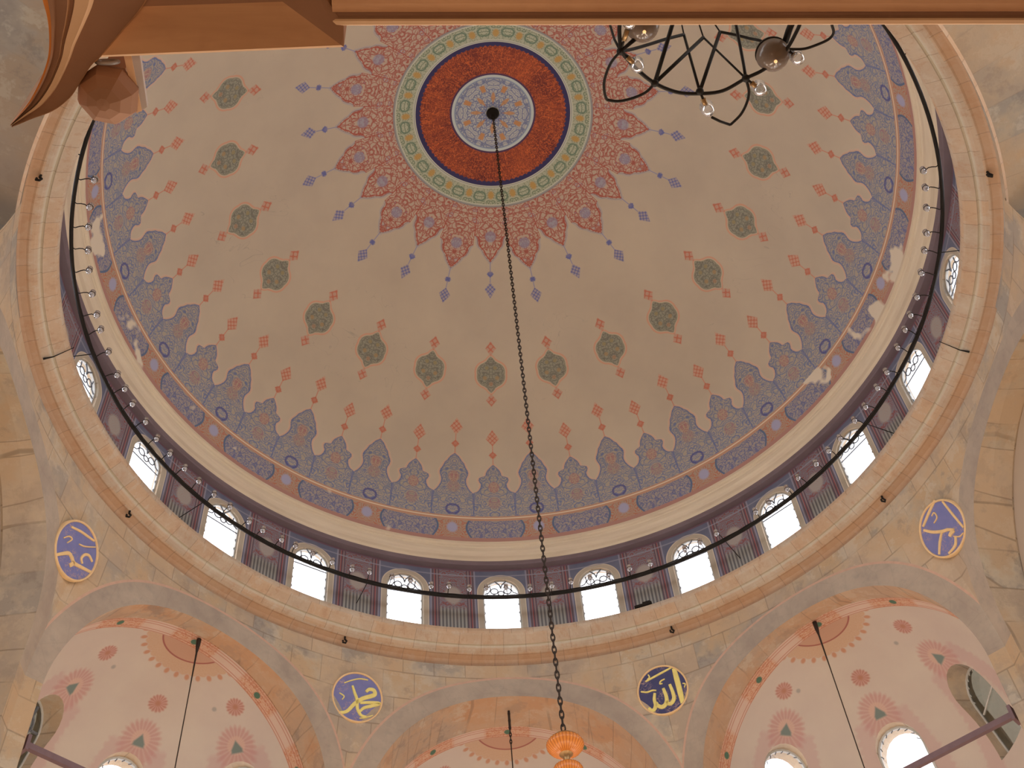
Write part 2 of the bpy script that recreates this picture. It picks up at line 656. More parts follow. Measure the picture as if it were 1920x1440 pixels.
# ---------------------------------------------------------------- drum wall with 24 windows
def m_drum():
    pos, x, y, z = xyz()
    x = x * (1 / S); y = y * (1 / S); z = (z - EYE) * (1 / S)
    az = az_deg(x, y)
    f = fold(az, 15.0)               # 0 at a window, 7.5 midway
    u = f * 0.01745
    # painted hangings: fine vertical stripes
    st = mth('SINE', f * 11.5)
    strip = mix(step(st, 1.2), A(84, 73, 66), A(130, 113, 98))
    strip = mix(step(noise(vec(az * 1.4, z * 3, 0), 2.0, 2) - 0.62, 0.1) * 0.5, strip, A(112, 82, 66))
    low = inside(z - 2.20, 0.02)
    l1, l2, dd = scrolls(u, z, 46, 9.0, 5.0)
    red = mix(step(l1 - 0.5, 0.5), A(110, 62, 56), A(104, 88, 84))
    blob = inside(hyp((u - 0.131) * 1.1, (z - 2.245) * 0.8) - 0.021 - noise(pos, 3.0, 2) * 0.008, 0.008)
    panel = mix(low, red, strip)
    panel = mix(blob * 0.75, panel, A(140, 117, 99))
    # pilaster strips beside each window
    pil = band(f, 4.2, 5.35, 0.1)
    pc = mix(step(mth('SINE', f * 14.0), 0.8), A(78, 58, 58), A(116, 88, 80))
    c = mix(pil, panel, pc)
    c = mix(band(f, 4.6, 4.75, 0.05), c, A(118, 58, 52))
    # spandrel around the arch and the plain stone surround
    c = mix(inside(f - 4.2, 0.06), c, mix(noise(pos, 3.0, 2), A(74, 68, 76), A(98, 88, 90)))
    c = mix(inside(absx(f - 4.05) - 0.09, 0.05), c, A(120, 104, 104))
    arch = mth('SQRT', u * u + mx(z - 2.258, 0.0) * mx(z - 2.258, 0.0)) - 0.0645
    c = mix(inside(arch, 0.002), c, mix(noise(pos, 2.0, 2), A(138, 112, 90), A(158, 132, 106)))
    c = mix(inside(absx(arch) - 0.0012, 0.001), c, A(168, 138, 112))
    # thin upper frame lines
    c = mix(band(z, 2.318, 2.322, 0.002) * 0.7, c, A(124, 108, 108))
    return mix(step(z - 2.338, 0.003), c, A(94, 62, 62))


DRUM = material('painted_drum', m_drum)


def stone_fn(c0, c1, cgrey, corange, courses=1.5, scale=1.0, az_w=0.0, joints=0.55):
    def f():
        pos, x, y, z = xyz()
        n = noise(pos, 0.55 * scale, 4, 0.6)
        n2 = noise(vec(x + 31, y, z), 0.8 * scale, 4, 0.65)
        n3 = noise(pos, 6.0, 4, 0.7)
        n4 = noise(pos, 1.7 * scale, 5, 0.7)
        c = mix(step(n - 0.5, 0.2), A(*c0), A(*c1))
        c = mix(step(n2 - 0.55, 0.10) * 0.9, c, A(*cgrey))
        c = mix(step(0.45 - n2, 0.10) * 0.85, c, A(*corange))
        c = mix(step(n4 - 0.58, 0.08) * 0.45, c, A(118, 98, 86))
        c = mix(step(0.42 - n4, 0.06) * 0.45, c, A(188, 160, 134))
        c = mix(sat((n3 - 0.55) * 2.0) * 0.5, c, A(c0[0] * 0.8, c0[1] * 0.8, c0[2] * 0.8))
        a = az_deg(x, y)
        row = mth('FLOOR', z * courses)
        cell = mth('WHITE_NOISE', 0) if False else None
        fz = absx(mth('FRACT', z * courses) - 0.5)
        fa = absx(mth('FRACT', a * (1 / 4.6) + row * 0.37) - 0.5)
        blk = noise(vec(mth('FLOOR', a * (1 / 4.6) + row * 0.37), row, 0.0), 3.7, 0)
        c = mix(mth('MULTIPLY', step(blk - 0.5, 0.2), 0.55), c, A(c1[0] * 1.03, c1[1] * 0.96, c1[2] * 0.90))
        j = mx(step(fz - 0.478, 0.014), step(fa - 0.487, 0.01))
        c = mix(j * joints * step(noise(pos, 1.2, 2) - 0.42, 0.2), c, A(118, 92, 72))
        return c, n3
    return f


KS = (0.635, 0.605, 0.555)
STONE = material('warm_limestone', stone_fn((163, 131, 104), (176, 145, 117), (146, 124, 108), (176, 134, 98)), bump=0.25, k=KS)
STONE_P = material('pale_limestone', stone_fn((164, 136, 112), (180, 152, 126), (150, 128, 112), (174, 136, 104)), bump=0.25, k=KS)


def m_ledge():
    pos, x, y, z = xyz()
    a = az_deg(x, y)
    r = hyp(x, y) * (1 / S)
    n = noise(vec(a * 0.12, z * 2, r * 8), 1.3, 4, 0.6)
    n3 = noise(pos, 6.0, 4, 0.7)
    blk = noise(vec(mth('FLOOR', a * 0.29 + mth('FLOOR', r * 24) * 0.37), mth('FLOOR', r * 24), 0.0), 3.7, 0)
    c = mix(step(n - 0.5, 0.3), A(164, 128, 102), A(176, 140, 112))
    n5 = noise(vec(a * 0.5, z * 3, r * 14), 1.5, 4, 0.7)
    c = mix(step(blk - 0.52, 0.2) * 0.55, c, A(178, 128, 92))
    c = mix(step(n5 - 0.58, 0.1) * 0.5, c, A(160, 112, 82))
    c = mix(step(0.40 - n5, 0.1) * 0.4, c, A(182, 152, 128))
    out = band(r, 0.962, 1.01, 0.008)
    c = mix(out * 0.55, c, A(166, 110, 74))
    c = mix(band(r, 0.9395, 0.947, 0.004) * 0.6, c, A(184, 158, 132))
    c = mix(sat((n3 - 0.55) * 2) * 0.4, c, A(134, 98, 74))
    fa = absx(mth('FRACT', a * 0.29 + mth('FLOOR', r * 24) * 0.37) - 0.5)
    c = mix(step(fa - 0.487, 0.01) * 0.5, c, A(120, 88, 66))
    return c, n3


LEDGE = material('peach_limestone', m_ledge, bump=0.2, k=(0.67, 0.68, 0.66))

# solid drum ring, then cut the openings
Ri, Ro = 1.0, 1.022
V, F = lathe([(Ri * S, 2.0 * S + EYE), (Ri * S, 2.352 * S + EYE), (Ro * S, 2.352 * S + EYE), (Ro * S, 2.0 * S + EYE), (Ri * S, 2.0 * S + EYE)], 240)
drum = mesh('wall_drum', V, F, [DRUM, STONE_P])
bm = bmesh.new(); bm.from_mesh(drum.data); bmesh.ops.remove_doubles(bm, verts=bm.verts, dist=1e-4)
bmesh.ops.recalc_face_normals(bm, faces=bm.faces); bm.to_mesh(drum.data); bm.free()
WHW, WTOP, WBOT = 0.0505, 2.309, 2.075


def arch_outline(hw, bot, top, n=12, grow=0.0):
    hw += grow; top += grow; bot -= grow
    sp = top - hw
    pts = [(-hw, bot), (hw, bot)]
    for k in range(n + 1):
        t = pi * k / n
        pts.append((hw * cos(t), sp + hw * sin(t)))
    return pts


def loft_outline(pts, az, r0, r1, flare=1.0):
    """closed solid from an (u, z) outline, between radii r0 and r1 at azimuth az"""
    a = radians(az)
    t = Vector((cos(a), -sin(a), 0)); n = Vector((sin(a), cos(a), 0))
    m = len(pts)
    V = []
    for r, s in ((r0, 1.0), (r1, flare)):
        for u, z in pts:
            V.append((n * r + t * u * s) * S + Vector((0, 0, z * S + EYE)))
    F = [tuple(range(m)), tuple(range(m, 2 * m))[::-1]] + [(i, m + i, m + (i + 1) % m, (i + 1) % m) for i in range(m)]
    return V, F


ctr = merge(*[loft_outline(arch_outline(WHW, WBOT, WTOP), 15 * k, 0.96, 1.14) for k in range(24)])
c = mesh('cutter', ctr[0], ctr[1], [STONE_P])
bm = bmesh.new(); bm.from_mesh(c.data); bmesh.ops.recalc_face_normals(bm, faces=bm.faces); bm.to_mesh(c.data); bm.free()
cut(drum, c)
struct(drum, 'round drum wall painted with striped hangings between arched windows', 'wall')

# windows
LEAD = material('window_plaster_tracery', color=A(86, 78, 74))
FRAME = material('window_surround', color=A(150, 132, 116))


def glass_mat(name, tint, refl=0.08):
    m = bpy.data.materials.new(name)
    m.use_nodes = True
    nt = m.node_tree
    nt.nodes.clear()
    out = nt.nodes.new('ShaderNodeOutputMaterial')
    tr = nt.nodes.new('ShaderNodeBsdfTransparent')
    tr.inputs[0].default_value = tint
    gl = nt.nodes.new('ShaderNodeBsdfGlossy')
    gl.inputs['Roughness'].default_value = 0.08
    mxn = nt.nodes.new('ShaderNodeMixShader')
    T.cur = nt
    pos, x, y, z = obj_xyz()
    n = noise(pos, 3.0, 2)
    put(mxn.inputs[0], n * refl)
    nt.links.new(tr.outputs[0], mxn.inputs[1])
    nt.links.new(gl.outputs[0], mxn.inputs[2])
    nt.links.new(mxn.outputs[0], out.inputs[0])
    return m


GLASS = glass_mat('clear_window_glass', (0.98, 0.98, 1.0, 1))


def uz(az, r, u, z):
    a = radians(az)
    return Vector(((r * sin(a) + u * cos(a)) * S, (r * cos(a) - u * sin(a)) * S, z * S + EYE))


def ring_strip(outer, inner, az, r, th):
    """flat frame between two outlines, with thickness"""
    m = len(outer)
    V = []
    for rr in (r, r + th):
        for pts in (outer, inner):
            V += [uz(az, rr, u, z) for u, z in pts]
    F = []
    for i in range(m):
        j = (i + 1) % m
        F.append((i, j, m + j, m + i))
        F.append((2 * m + i, 3 * m + i, 3 * m + j, 2 * m + j))
        F.append((m + i, m + j, 3 * m + j, 3 * m + i))
        F.append((i, 2 * m + i, 2 * m + j, j))
    return V, F


def uzline(pts, az, r, rad, seg=5, closed=False):
    return tube([uz(az, r, u, z) for u, z in pts], rad, seg, closed)


def circ(cu, cz, r, n=14):
    return [(cu + r * cos(2 * pi * k / n), cz + r * sin(2 * pi * k / n)) for k in range(n)]


def drum_window(k):
    az = 15.0 * k
    if az > 180:
        az -= 360
    root = bpy.data.objects.new('window_%d' % (k + 1), None)
    COL.objects.link(root)
    root.location = uz(az, 1.03, 0, WBOT)
    side = 'left' if az < 0 else 'right'
    struct(root, 'arched drum window %s' % (
        'straight across the dome, above the middle arch' if k == 0 else
        '%d %s of the middle one round the drum' % (abs(round(az / 15)), side)), 'window')
    Rg = 1.008
    inv = Matrix.Translation(-root.location)

    def add(name, vf, mat):
        o = mesh(name, [inv @ Vector(v) for v in vf[0]], vf[1], mat, root)
        return o
    fo = arch_outline(WHW, WBOT, WTOP, 12, 0.0005)
    fi = arch_outline(WHW, WBOT, WTOP, 12, -0.004)
    add('window_frame', ring_strip(fo, fi, az, Rg - 0.002, 0.006), FRAME)
    gp = [uz(az, Rg, u, z) for u, z in fi]
    gp2 = [uz(az, Rg + 0.0008, u, z) for u, z in fi]
    m = len(fi)
    GF = [tuple(range(m)), tuple(range(m, 2 * m))[::-1]] + [(i, m + i, m + (i + 1) % m, (i + 1) % m) for i in range(m)]
    add('window_pane', (gp + gp2, GF), GLASS)
    sp = WTOP - WHW
    parts = []
    rt = 0.015
    parts.append(uzline([(-0.046, sp - 0.012), (0.046, sp - 0.012)], az, Rg - 0.001, rt))
    parts.append(uzline([(-0.016, sp + 0.048), (-0.003, sp + 0.034), (0.0, sp + 0.022)], az, Rg - 0.001, 0.018))
    parts.append(uzline([(0.016, sp + 0.048), (0.003, sp + 0.034), (0.0, sp + 0.022)], az, Rg - 0.001, 0.018))
    parts.append(uzline(circ(-0.018, sp + 0.012, 0.010), az, Rg - 0.001, rt, 5, True))
    parts.append(uzline(circ(0.018, sp + 0.012, 0.010), az, Rg - 0.001, rt, 5, True))
    parts.append(uzline(circ(0.0, sp + 0.004, 0.008), az, Rg - 0.001, rt, 5, True))
    for sgn in (-1, 1):
        parts.append(uzline([(sgn * 0.045, sp + 0.002), (sgn * 0.034, sp + 0.006), (sgn * 0.028, sp + 0.018), (sgn * 0.03, sp + 0.032)], az, Rg - 0.001, rt))
        # small beads of the plaster grille along the sides and the foot
        for j in range(6):
            parts.append(uzline([(sgn * 0.048, sp - 0.03 - j * 0.03), (sgn * 0.0445, sp - 0.036 - j * 0.03), (sgn * 0.048, sp - 0.042 - j * 0.03)], az, Rg - 0.001, 0.010))
    V, F = merge(*parts)
    add('tracery', (V, F), LEAD)


for k in list(range(24)):
    drum_window(k)

# ---------------------------------------------------------------- stone ledge under the drum
pr = [(1.002, 2.062), (0.918, 2.060), (0.9150, 2.057), (0.9145, 2.049), (0.9165, 2.043), (0.9200, 2.039), (0.9320, 2.031), (0.9390, 2.026), (0.9415, 2.0275), (0.9440, 2.0275), (0.9470, 2.022),
      (0.9530, 2.017), (0.9620, 2.0125), (0.9660, 2.0125), (0.9700, 2.011), (0.9780, 2.008), (0.9860, 2.0015), (0.9900, 1.9950), (0.9895, 1.9870), (0.9800, 1.9780)]
V, F = lathe([(r * S, z * S + EYE) for r, z in pr], 240)
struct(mesh('trim_2', V, F, LEDGE, smooth=False), 'projecting peach stone ledge below the ring of windows', 'ledge')

# ---------------------------------------------------------------- pendentive wall with arches
FACES = [0.0, 44.2, -44.2, 88.4, -88.4, 133.0, -133.0, 180.0]
D, ZS, RA = 0.97, 1.54, 0.355
RG = 0.408     # outer radius of the grey voussoirs


def blend(az_off, z):
    ro = D / cos(radians(min(abs(az_off), 24.0)))
    w = max(0.0, min(1.0, (z - 1.50) / 0.49))
    w = w * w * (3 - 2 * w)
    return ro * (1 - w) + 0.979 * w


def m_grey():
    pos, x, y, z = xyz()
    n = noise(pos, 1.1, 4, 0.6)
    n3 = noise(pos, 6.0, 4, 0.7)
    c = mix(step(n - 0.5, 0.3), A(150, 122, 103), A(168, 138, 115))
    c = mix(sat((n3 - 0.5) * 2) * 0.6, c, A(124, 108, 96))
    # radial joints: object-space angle is not needed, coarse cells read as voussoirs
    v = voro(pos, 1.5, 'DISTANCE_TO_EDGE', 0.6)
    return mix(inside(v - 0.010, 0.02) * 0.10, c, A(112, 90, 76)), n3


GREY = material('grey_voussoirs', m_grey, bump=0.2, k=KS)
SOFFIT = material('orange_soffit_brick', stone_fn((172, 130, 100), (178, 138, 108), (164, 130, 106), (176, 120, 84), courses=2.6, joints=0.4), bump=0.2, k=KS)
RIMLINE = material('orange_arch_line', color=A(150, 108, 84))


def hb(i):
    f = FACES[i]
    others = sorted([(g - f + 180) % 360 - 180 for j, g in enumerate(FACES) if j != i])
    neg = max(o for o in others if o < 0); pos = min(o for o in others if o > 0)
    return neg / 2, pos / 2


def surf(face, u, z, off=0.0):
    ao = degrees(atan2(u, D))
    r = blend(ao, z) - off
    return P(r, face + ao, z)


def pendentive(i):
    face = FACES[i]
    lo, hi = hb(i)
    ulo = D * math.tan(radians(lo)); uhi = D * math.tan(radians(hi))
    ztop = 1.99
    NT, NS = 72, 16
    V, F, MI = [], [], []
    # boundary point for angle t (0 = right spring, pi = left spring)
    for k in range(NT + 1):
        t = pi * k / NT
        c, s = cos(t), sin(t)
        lim = []
        if c > 1e-6: lim.append(uhi / c)
        if c < -1e-6: lim.append(ulo / c)
        if s > 1e-6: lim.append((ztop - ZS) / s)
        R = min(lim)
        rad = [RA, (RA + RG) / 2, RG, RG + 0.006]
        rad = [min(q, R) for q in rad]
        rad += [rad[-1] + (R - rad[-1]) * j / (NS - 3) for j in range(1, NS - 2)]
        for q in rad:
            V.append(surf(face, q * c, ZS + q * s))
    m = NS + 1
    for k in range(NT):
        for j in range(m - 1):
            F.append((k * m + j, k * m + j + 1, (k + 1) * m + j + 1, (k + 1) * m + j))
            MI.append(1 if j < 2 else (2 if j == 2 else 0))
    # piers below the springing
    for (ua, ub) in ((RA, uhi), (ulo, -RA)):
        if abs(face) > 120:
            continue        # the gallery side is open below the arches
        b = len(V)
        for z in (ZS, 1.3, 0.9, 0.4, -EYE / S):
            for q in (0, 0.5, 1):
                V.append(surf(face, ua + (ub - ua) * q, z))
        for a in range(4):
            for q in range(2):
                F.append((b + a * 3 + q, b + a * 3 + q + 1, b + (a + 1) * 3 + q + 1, b + (a + 1) * 3 + q)); MI.append(0)
    # corner fill between boundary rectangle corners
    for (uc, sgn) in ((uhi, 1), (ulo, -1)):
        tc = atan2(ztop - ZS, uc)
        k0 = int(tc / pi * NT)
        b = len(V)
        V.append(surf(face, uc, ztop))
        F.append((k0 * m + m - 1, b, (k0 + 1) * m + m - 1)); MI.append(0)
    return V, F, MI


names = ['north', 'northeast', 'northwest', 'east', 'west', 'southeast', 'southwest', 'south']
for i, f in enumerate(FACES):
    if abs(f) > 120:
        continue            # the gallery side is open
    V, F, MI = pendentive(i)
    struct(mesh('wall_' + names[i], V, F, [STONE, GREY, RIMLINE if abs(f) < 80 else STONE], mi=MI),
           'limestone wall and grey arch %s' % ['in the middle below the ledge', 'right of the middle, holding the painted half dome',
           'left of the middle, holding the painted half dome', 'at the far right edge', 'at the far left edge',
           'behind the camera to the right', 'behind the camera to the left', 'right behind the camera'][i], 'wall')


# ---------------------------------------------------------------- half domes
def half_coords():
    pos, x, y, z = obj_xyz()     # metres from the centre of the half dome; y outwards
    x = x * (1 / S); y = y * (1 / S); z = z * (1 / S)
    rr = hyp(x, y)
    psi = mth('ARCTAN2', rr, z) * (180 / pi)
    az = az_deg(x, y)
    return pos, x, y, z, rr, psi, az


def m_half(plain=False, wreaths=(), roses=(), hooks=()):
    def fn():
        pos, x, y, z, rr, psi, az = half_coords()
        n = noise(pos, 0.7, 4, 0.6)
        c = mix(step(n - 0.5, 0.5), A(170, 138, 118), A(178, 148, 124))
        # painted border along the arch
        if not plain:
            e = y * 57.3 / 0.355     # degrees behind the arch plane
            t = mth('ARCTAN2', x, z) * (180 / pi)
            bb = inside(e - 6.4, 0.3)
            dens = step(fold(t, 31.4) * -1.0 + 9.0, 1.5)
            nn = absx(noise(vec(t * 0.5, e * 1.0, 0), 1.2, 2) - 0.5)
            knot = inside(nn - 0.03, 0.04) * dens
            bc = mix(noise(pos, 3.0, 2), A(176, 134, 108), A(186, 146, 122))
            bc = mix(dens * 0.45, bc, A(178, 116, 76))
            bc = mix(knot * 0.8, bc, A(164, 88, 54))
            c = mix(bb, c, bc)
            for q in (1.0, 2.2, 5.2, 6.2):
                c = mix(inside(absx(e - q) - 0.18, 0.15) * 0.7, c, A(156, 84, 62))
            dot = hyp(fold(t, 31.4) * 1.0, e - 3.6) - 1.35
            c = mix(inside(dot, 0.4), c, A(74, 88, 66))
            # quarter sun at the crown
            sa = az_deg(x, y - 0.01)
            ps = psi
            ray = absx(mth('SINE', sa * (pi / 180 * 14)))
            sun = inside(ps - 18.0 - ray * 1.0, 0.5) * step(e - 6.4, 0.3)
            lobes = hyp(fold(sa, 12.86) * 0.36, (ps - 19.6) * 0.8) - 1.0
            lob = inside(lobes, 0.6) * step(e - 6.4, 0.3)
            sc = mix(noise(vec(sa * 0.15, ps * 0.5, 0), 3.0, 2), A(170, 122, 90), A(176, 134, 104))
            sc = mix(inside(ps - 13.0, 0.4) * 0.7, sc, A(164, 110, 84))
            sc = mix(inside(absx(ps - 13.0) - 0.3, 0.2), sc, A(140, 76, 62))
            c = mix(sun, c, sc)
            c = mix(lob * 0.8, c, A(166, 100, 66))
            # pink rosettes, small hooks and flame wreaths over each window
            for a0 in roses:
                du = (az - a0)
                ru = hyp(du * 0.53, psi - 32.5)
                ra = mth('ARCTAN2', du * 0.53, psi - 32.5)
                pet = ru - 3.1 - absx(mth('SINE', ra * 8)) * 0.4
                c = mix(inside(pet, 0.8) * 0.85, c, mix(absx(mth('SINE', ra * 8)), A(172, 118, 98), A(154, 92, 74)))
                c = mix(inside(ru - 1.0, 0.8) * 0.6, c, A(152, 92, 62))
            for a0 in wreaths:
                wu = (az - a0) * 0.72
                rw = hyp(wu, psi - 46.5)
                wa = mth('ARCTAN2', wu, psi - 46.5)
                fr = absx(mth('SINE', wa * 11))
                fn2 = noise(vec(az * 0.3, psi * 0.3, 0.0), 2.2, 3) 
                wr = rw - 5.6 - fr * 1.0 - fn2 * 1.4 + mx(psi - 48.0, 0.0) * -0.35
                c = mix(inside(wr, 1.8) * 0.62, c, mix(fr, A(172, 122, 106), A(162, 98, 84)))
                c = mix(inside(rw - 3.4, 0.8) * 0.6, c, A(182, 138, 112))
                hr = mx(absx(wu) - sat((psi - 44.6) * 0.3) * 2.1, absx(psi - 47.0) - 2.3)
                c = mix(inside(hr, 0.8) * 0.9, c, A(92, 98, 86))
                wd = absx(absx(wu) - 8.0 - (psi - 56.0) * 0.10) - 1.5 - fn2 * 2.0 - absx(mth('SINE', psi * 1.1)) * 0.7
                c = mix(inside(wd, 1.2) * step(psi - 49.0, 2.0) * 0.36, c, A(164, 110, 100))
            for a0 in hooks:
                h = hyp((az - a0) * 0.53, psi - 32.0) - 0.85
                c = mix(inside(h, 0.6) * 0.6, c, A(120, 106, 94))
        return c
    return fn


def half_dome(idx, face, Db, R, name, mat, holes, label, off=0.0, soff_r=0.362):
    a = radians(face)
    n = Vector((sin(a), cos(a), 0)); t = Vector((cos(a), -sin(a), 0))
    origin = n * (Db * S) + Vector((0, 0, ZS * S + EYE))
    # local frame: x = t, y = n (outwards), z up
    Rt, Ro = R * S, (R + 0.05) * S
    V, F = [], []
    NA, NP = 72, 32
    rows = []
    prof = [(sin(radians(90 * j / NP)), cos(radians(90 * j / NP))) for j in range(NP + 1)]
    depth = (ZS * S + EYE - 6.0)
    for shell, rad in ((0, Rt), (1, Ro)):
        g = []
        for k in range(NA + 1):
            az = radians(-90 + 180 * k / NA)
            col = []
            for s_, c_ in prof:
                col.append(len(V)); V.append(Vector((rad * s_ * sin(az), rad * s_ * cos(az), rad * c_)))
            for zz in (-1.0, -2.2, -depth):
                col.append(len(V)); V.append(Vector((rad * sin(az), rad * cos(az), zz)))
            g.append(col)
        rows.append(g)
    L = len(rows[0][0])
    for g, fl in ((rows[0], False), (rows[1], True)):
        for k in range(NA):
            for j in range(L - 1):
                q = (g[k][j], g[k + 1][j], g[k + 1][j + 1], g[k][j + 1])
                F.append(q if fl else q[::-1])
    # close front rims and foot
    for g_k in (0, NA):
        for j in range(L - 1):
            F.append((rows[0][g_k][j], rows[0][g_k][j + 1], rows[1][g_k][j + 1], rows[1][g_k][j]))
    for k in range(NA):
        F.append((rows[0][k][L - 1], rows[0][k + 1][L - 1], rows[1][k + 1][L - 1], rows[1][k][L - 1]))
    o = mesh(name, V, F, [mat, STONE_P], smooth=False)
    bm = bmesh.new(); bm.from_mesh(o.data)
    bmesh.ops.remove_doubles(bm, verts=bm.verts, dist=1e-4)
    bmesh.ops.dissolve_degenerate(bm, edges=bm.edges, dist=1e-5)
    bmesh.ops.recalc_face_normals(bm, faces=bm.faces)
    bm.to_mesh(o.data); bm.free()
    if holes:
        cs = []
        for h in holes:
            cs.append(local_window_solid(h + off, R))
        vf = merge(*cs)
        c = mesh('cutter', vf[0], vf[1], [STONE_P])
        bm = bmesh.new(); bm.from_mesh(c.data); bmesh.ops.recalc_face_normals(bm, faces=bm.faces); bm.to_mesh(c.data); bm.free()
        cut(o, c)
    o.location = origin
    o.rotation_euler = (0, 0, -a)
    for p in o.data.polygons:
        p.use_smooth = abs(p.normal.length) > 0 and p.material_index == 0
    # soft normals only on the curved skin, hard at the reveals
    at = o.data
    try:
        bm = bmesh.new(); bm.from_mesh(at)
        for e in bm.edges:
            if len(e.link_faces) == 2 and e.calc_face_angle(0) > radians(25):
                e.smooth = False
        bm.to_mesh(at); bm.free()
    except Exception:
        pass
    struct(o, label, 'half dome')
    return o, origin, a


HW2, HTOP, HBOT = 0.059, 0.224, 0.02


def local_outline(hw, bot, top, n=12):
    sp = top - hw
    return [(-hw, bot), (hw, bot)] + [(hw * cos(pi * k / n), sp + hw * sin(pi * k / n)) for k in range(n + 1)]


def local_window_solid(az, R, r0=0.18, r1=0.47, grow=0.0):
    a = radians(az)
    t = Vector((cos(a), -sin(a), 0)); n = Vector((sin(a), cos(a), 0))
    pts = local_outline(HW2 + grow, HBOT - grow, HTOP + grow)
    m = len(pts)
    V = []
    for r in (r0, r1):
        for u, z in pts:
            V.append((n * r + t * u) * S + Vector((0, 0, z * S)))
    F = [tuple(range(m)), tuple(range(m, 2 * m))[::-1]] + [(i, m + i, m + (i + 1) % m, (i + 1) % m) for i in range(m)]
    return V, F


def soffit(face, D0, D1, r0, r1, name, mat, label):
    """arch underside from the wall face back to the half dome, with straight legs"""
    a = radians(face)
    n = Vector((sin(a), cos(a), 0)); t = Vector((cos(a), -sin(a), 0))
    V, F = [], []
    st = [(D0, r0), (D0 + 0.03, r0), (D1 - 0.006, r1 - 0.006), (D1 - 0.006, r1), (D1, r1)]
    NT = 72
    base = -EYE / S
    cols = []
    for k in range(-1, NT + 2):
        col = []
        for si, (d, r) in enumerate(st):
            if si == 0:      # meet the wall surface exactly
                zz0 = base if (k < 0 or k > NT) else ZS + r * sin(pi * k / NT)
                uu0 = r if k < 0 else (-r if k > NT else r * cos(pi * k / NT))
                col.append(len(V)); V.append(surf(face, uu0, zz0))
                continue
            if k < 0: u, z = r, base
            elif k > NT: u, z = -r, base
            else: u, z = r * cos(pi * k / NT), ZS + r * sin(pi * k / NT)
            col.append(len(V)); V.append((n * d + t * u) * S + Vector((0, 0, z * S + EYE)))
        cols.append(col)
    for i in range(len(cols) - 1):
        for j in range(len(st) - 1):
            F.append((cols[i][j], cols[i][j + 1], cols[i + 1][j + 1], cols[i + 1][j]))
    return struct(mesh(name, V, F, mat), label, 'arch')


GLASS_DIM = glass_mat('dark_window_glass', (0.26, 0.245, 0.21, 1), 0.3)  # same glass with a darker grey tint
half_windows = 25


def half_window(origin, a, az, glass, n_, label, bars):
    root = bpy.data.objects.new('window_%d' % n_, None)
    COL.objects.link(root)
    aa = a + radians(az)
    t = Vector((cos(aa), -sin(aa), 0)); n = Vector((sin(aa), cos(aa), 0))
    Rg = 0.385
    loc = origin + n * (Rg * S) + Vector((0, 0, HBOT * S))
    root.location = loc
    struct(root, label, 'window')

    def pt(r, u, z):
        if bars == 'beads':      # the bright windows lean with the vault
            r = r - Rg + 0.312 + (HTOP - z) * 0.27
        else:                    # the two dark ones sit deeper
            r = r - Rg + 0.338 + (HTOP - z) * 0.25
        return origin + (n * r + t * u) * S + Vector((0, 0, z * S)) - loc

    fo = local_outline(HW2 + 0.0005, HBOT - 0.0005, HTOP + 0.0005)
    fi = local_outline(HW2 - 0.005, HBOT + 0.005, HTOP - 0.005)
    m = len(fo)
    V = [pt(r, u, z) for r in (Rg - 0.002, Rg + 0.004) for pts in (fo, fi) for u, z in pts]
    F = []
    for i in range(m):
        j = (i + 1) % m
        F += [(i, j, m + j, m + i), (2 * m + i, 3 * m + i, 3 * m + j, 2 * m + j), (m + i, m + j, 3 * m + j, 3 * m + i), (i, 2 * m + i, 2 * m + j, j)]
    mesh('window_frame', V, F, FRAME, root)
    V = [pt(r, u, z) for r in (Rg, Rg + 0.001) for u, z in fi]
    F = [tuple(range(m)), tuple(range(m, 2 * m))[::-1]] + [(i, m + i, m + (i + 1) % m, (i + 1) % m) for i in range(m)]
    mesh('window_pane', V, F, glass, root)
    sp = HTOP - HW2
    L = []

    def ln(pts, rad, closed=False):
        L.append(tube([pt(Rg - 0.002, u, z) for u, z in pts], rad, 5, closed))
    if bars == 'tracery':
        ln(circ(0, sp + 0.004, 0.017), 0.03, True)
        ln([(-0.047, sp - 0.028), (0.047, sp - 0.028)], 0.035)
        ln([(-0.047, sp + 0.01), (-0.02, sp)], 0.03); ln([(0.047, sp + 0.01), (0.02, sp)], 0.03)
        ln([(0, sp + 0.046), (0, sp + 0.022)], 0.03)
    else:
        for k in range(9):
            th = pi * (k + 0.5) / 9
            ln([((HW2 - 0.006) * cos(th), sp + (HW2 - 0.006) * sin(th)), ((HW2 - 0.011) * cos(th + 0.12), sp + (HW2 - 0.011) * sin(th + 0.12))], 0.011)
        if bars == 'bar':
            ln([(-0.047, sp - 0.03), (0.047, sp - 0.012)], 0.022)
    V, F = merge(*L)
    mesh('tracery', V, F, LEAD if bars != 'bar' else FRAME, root)


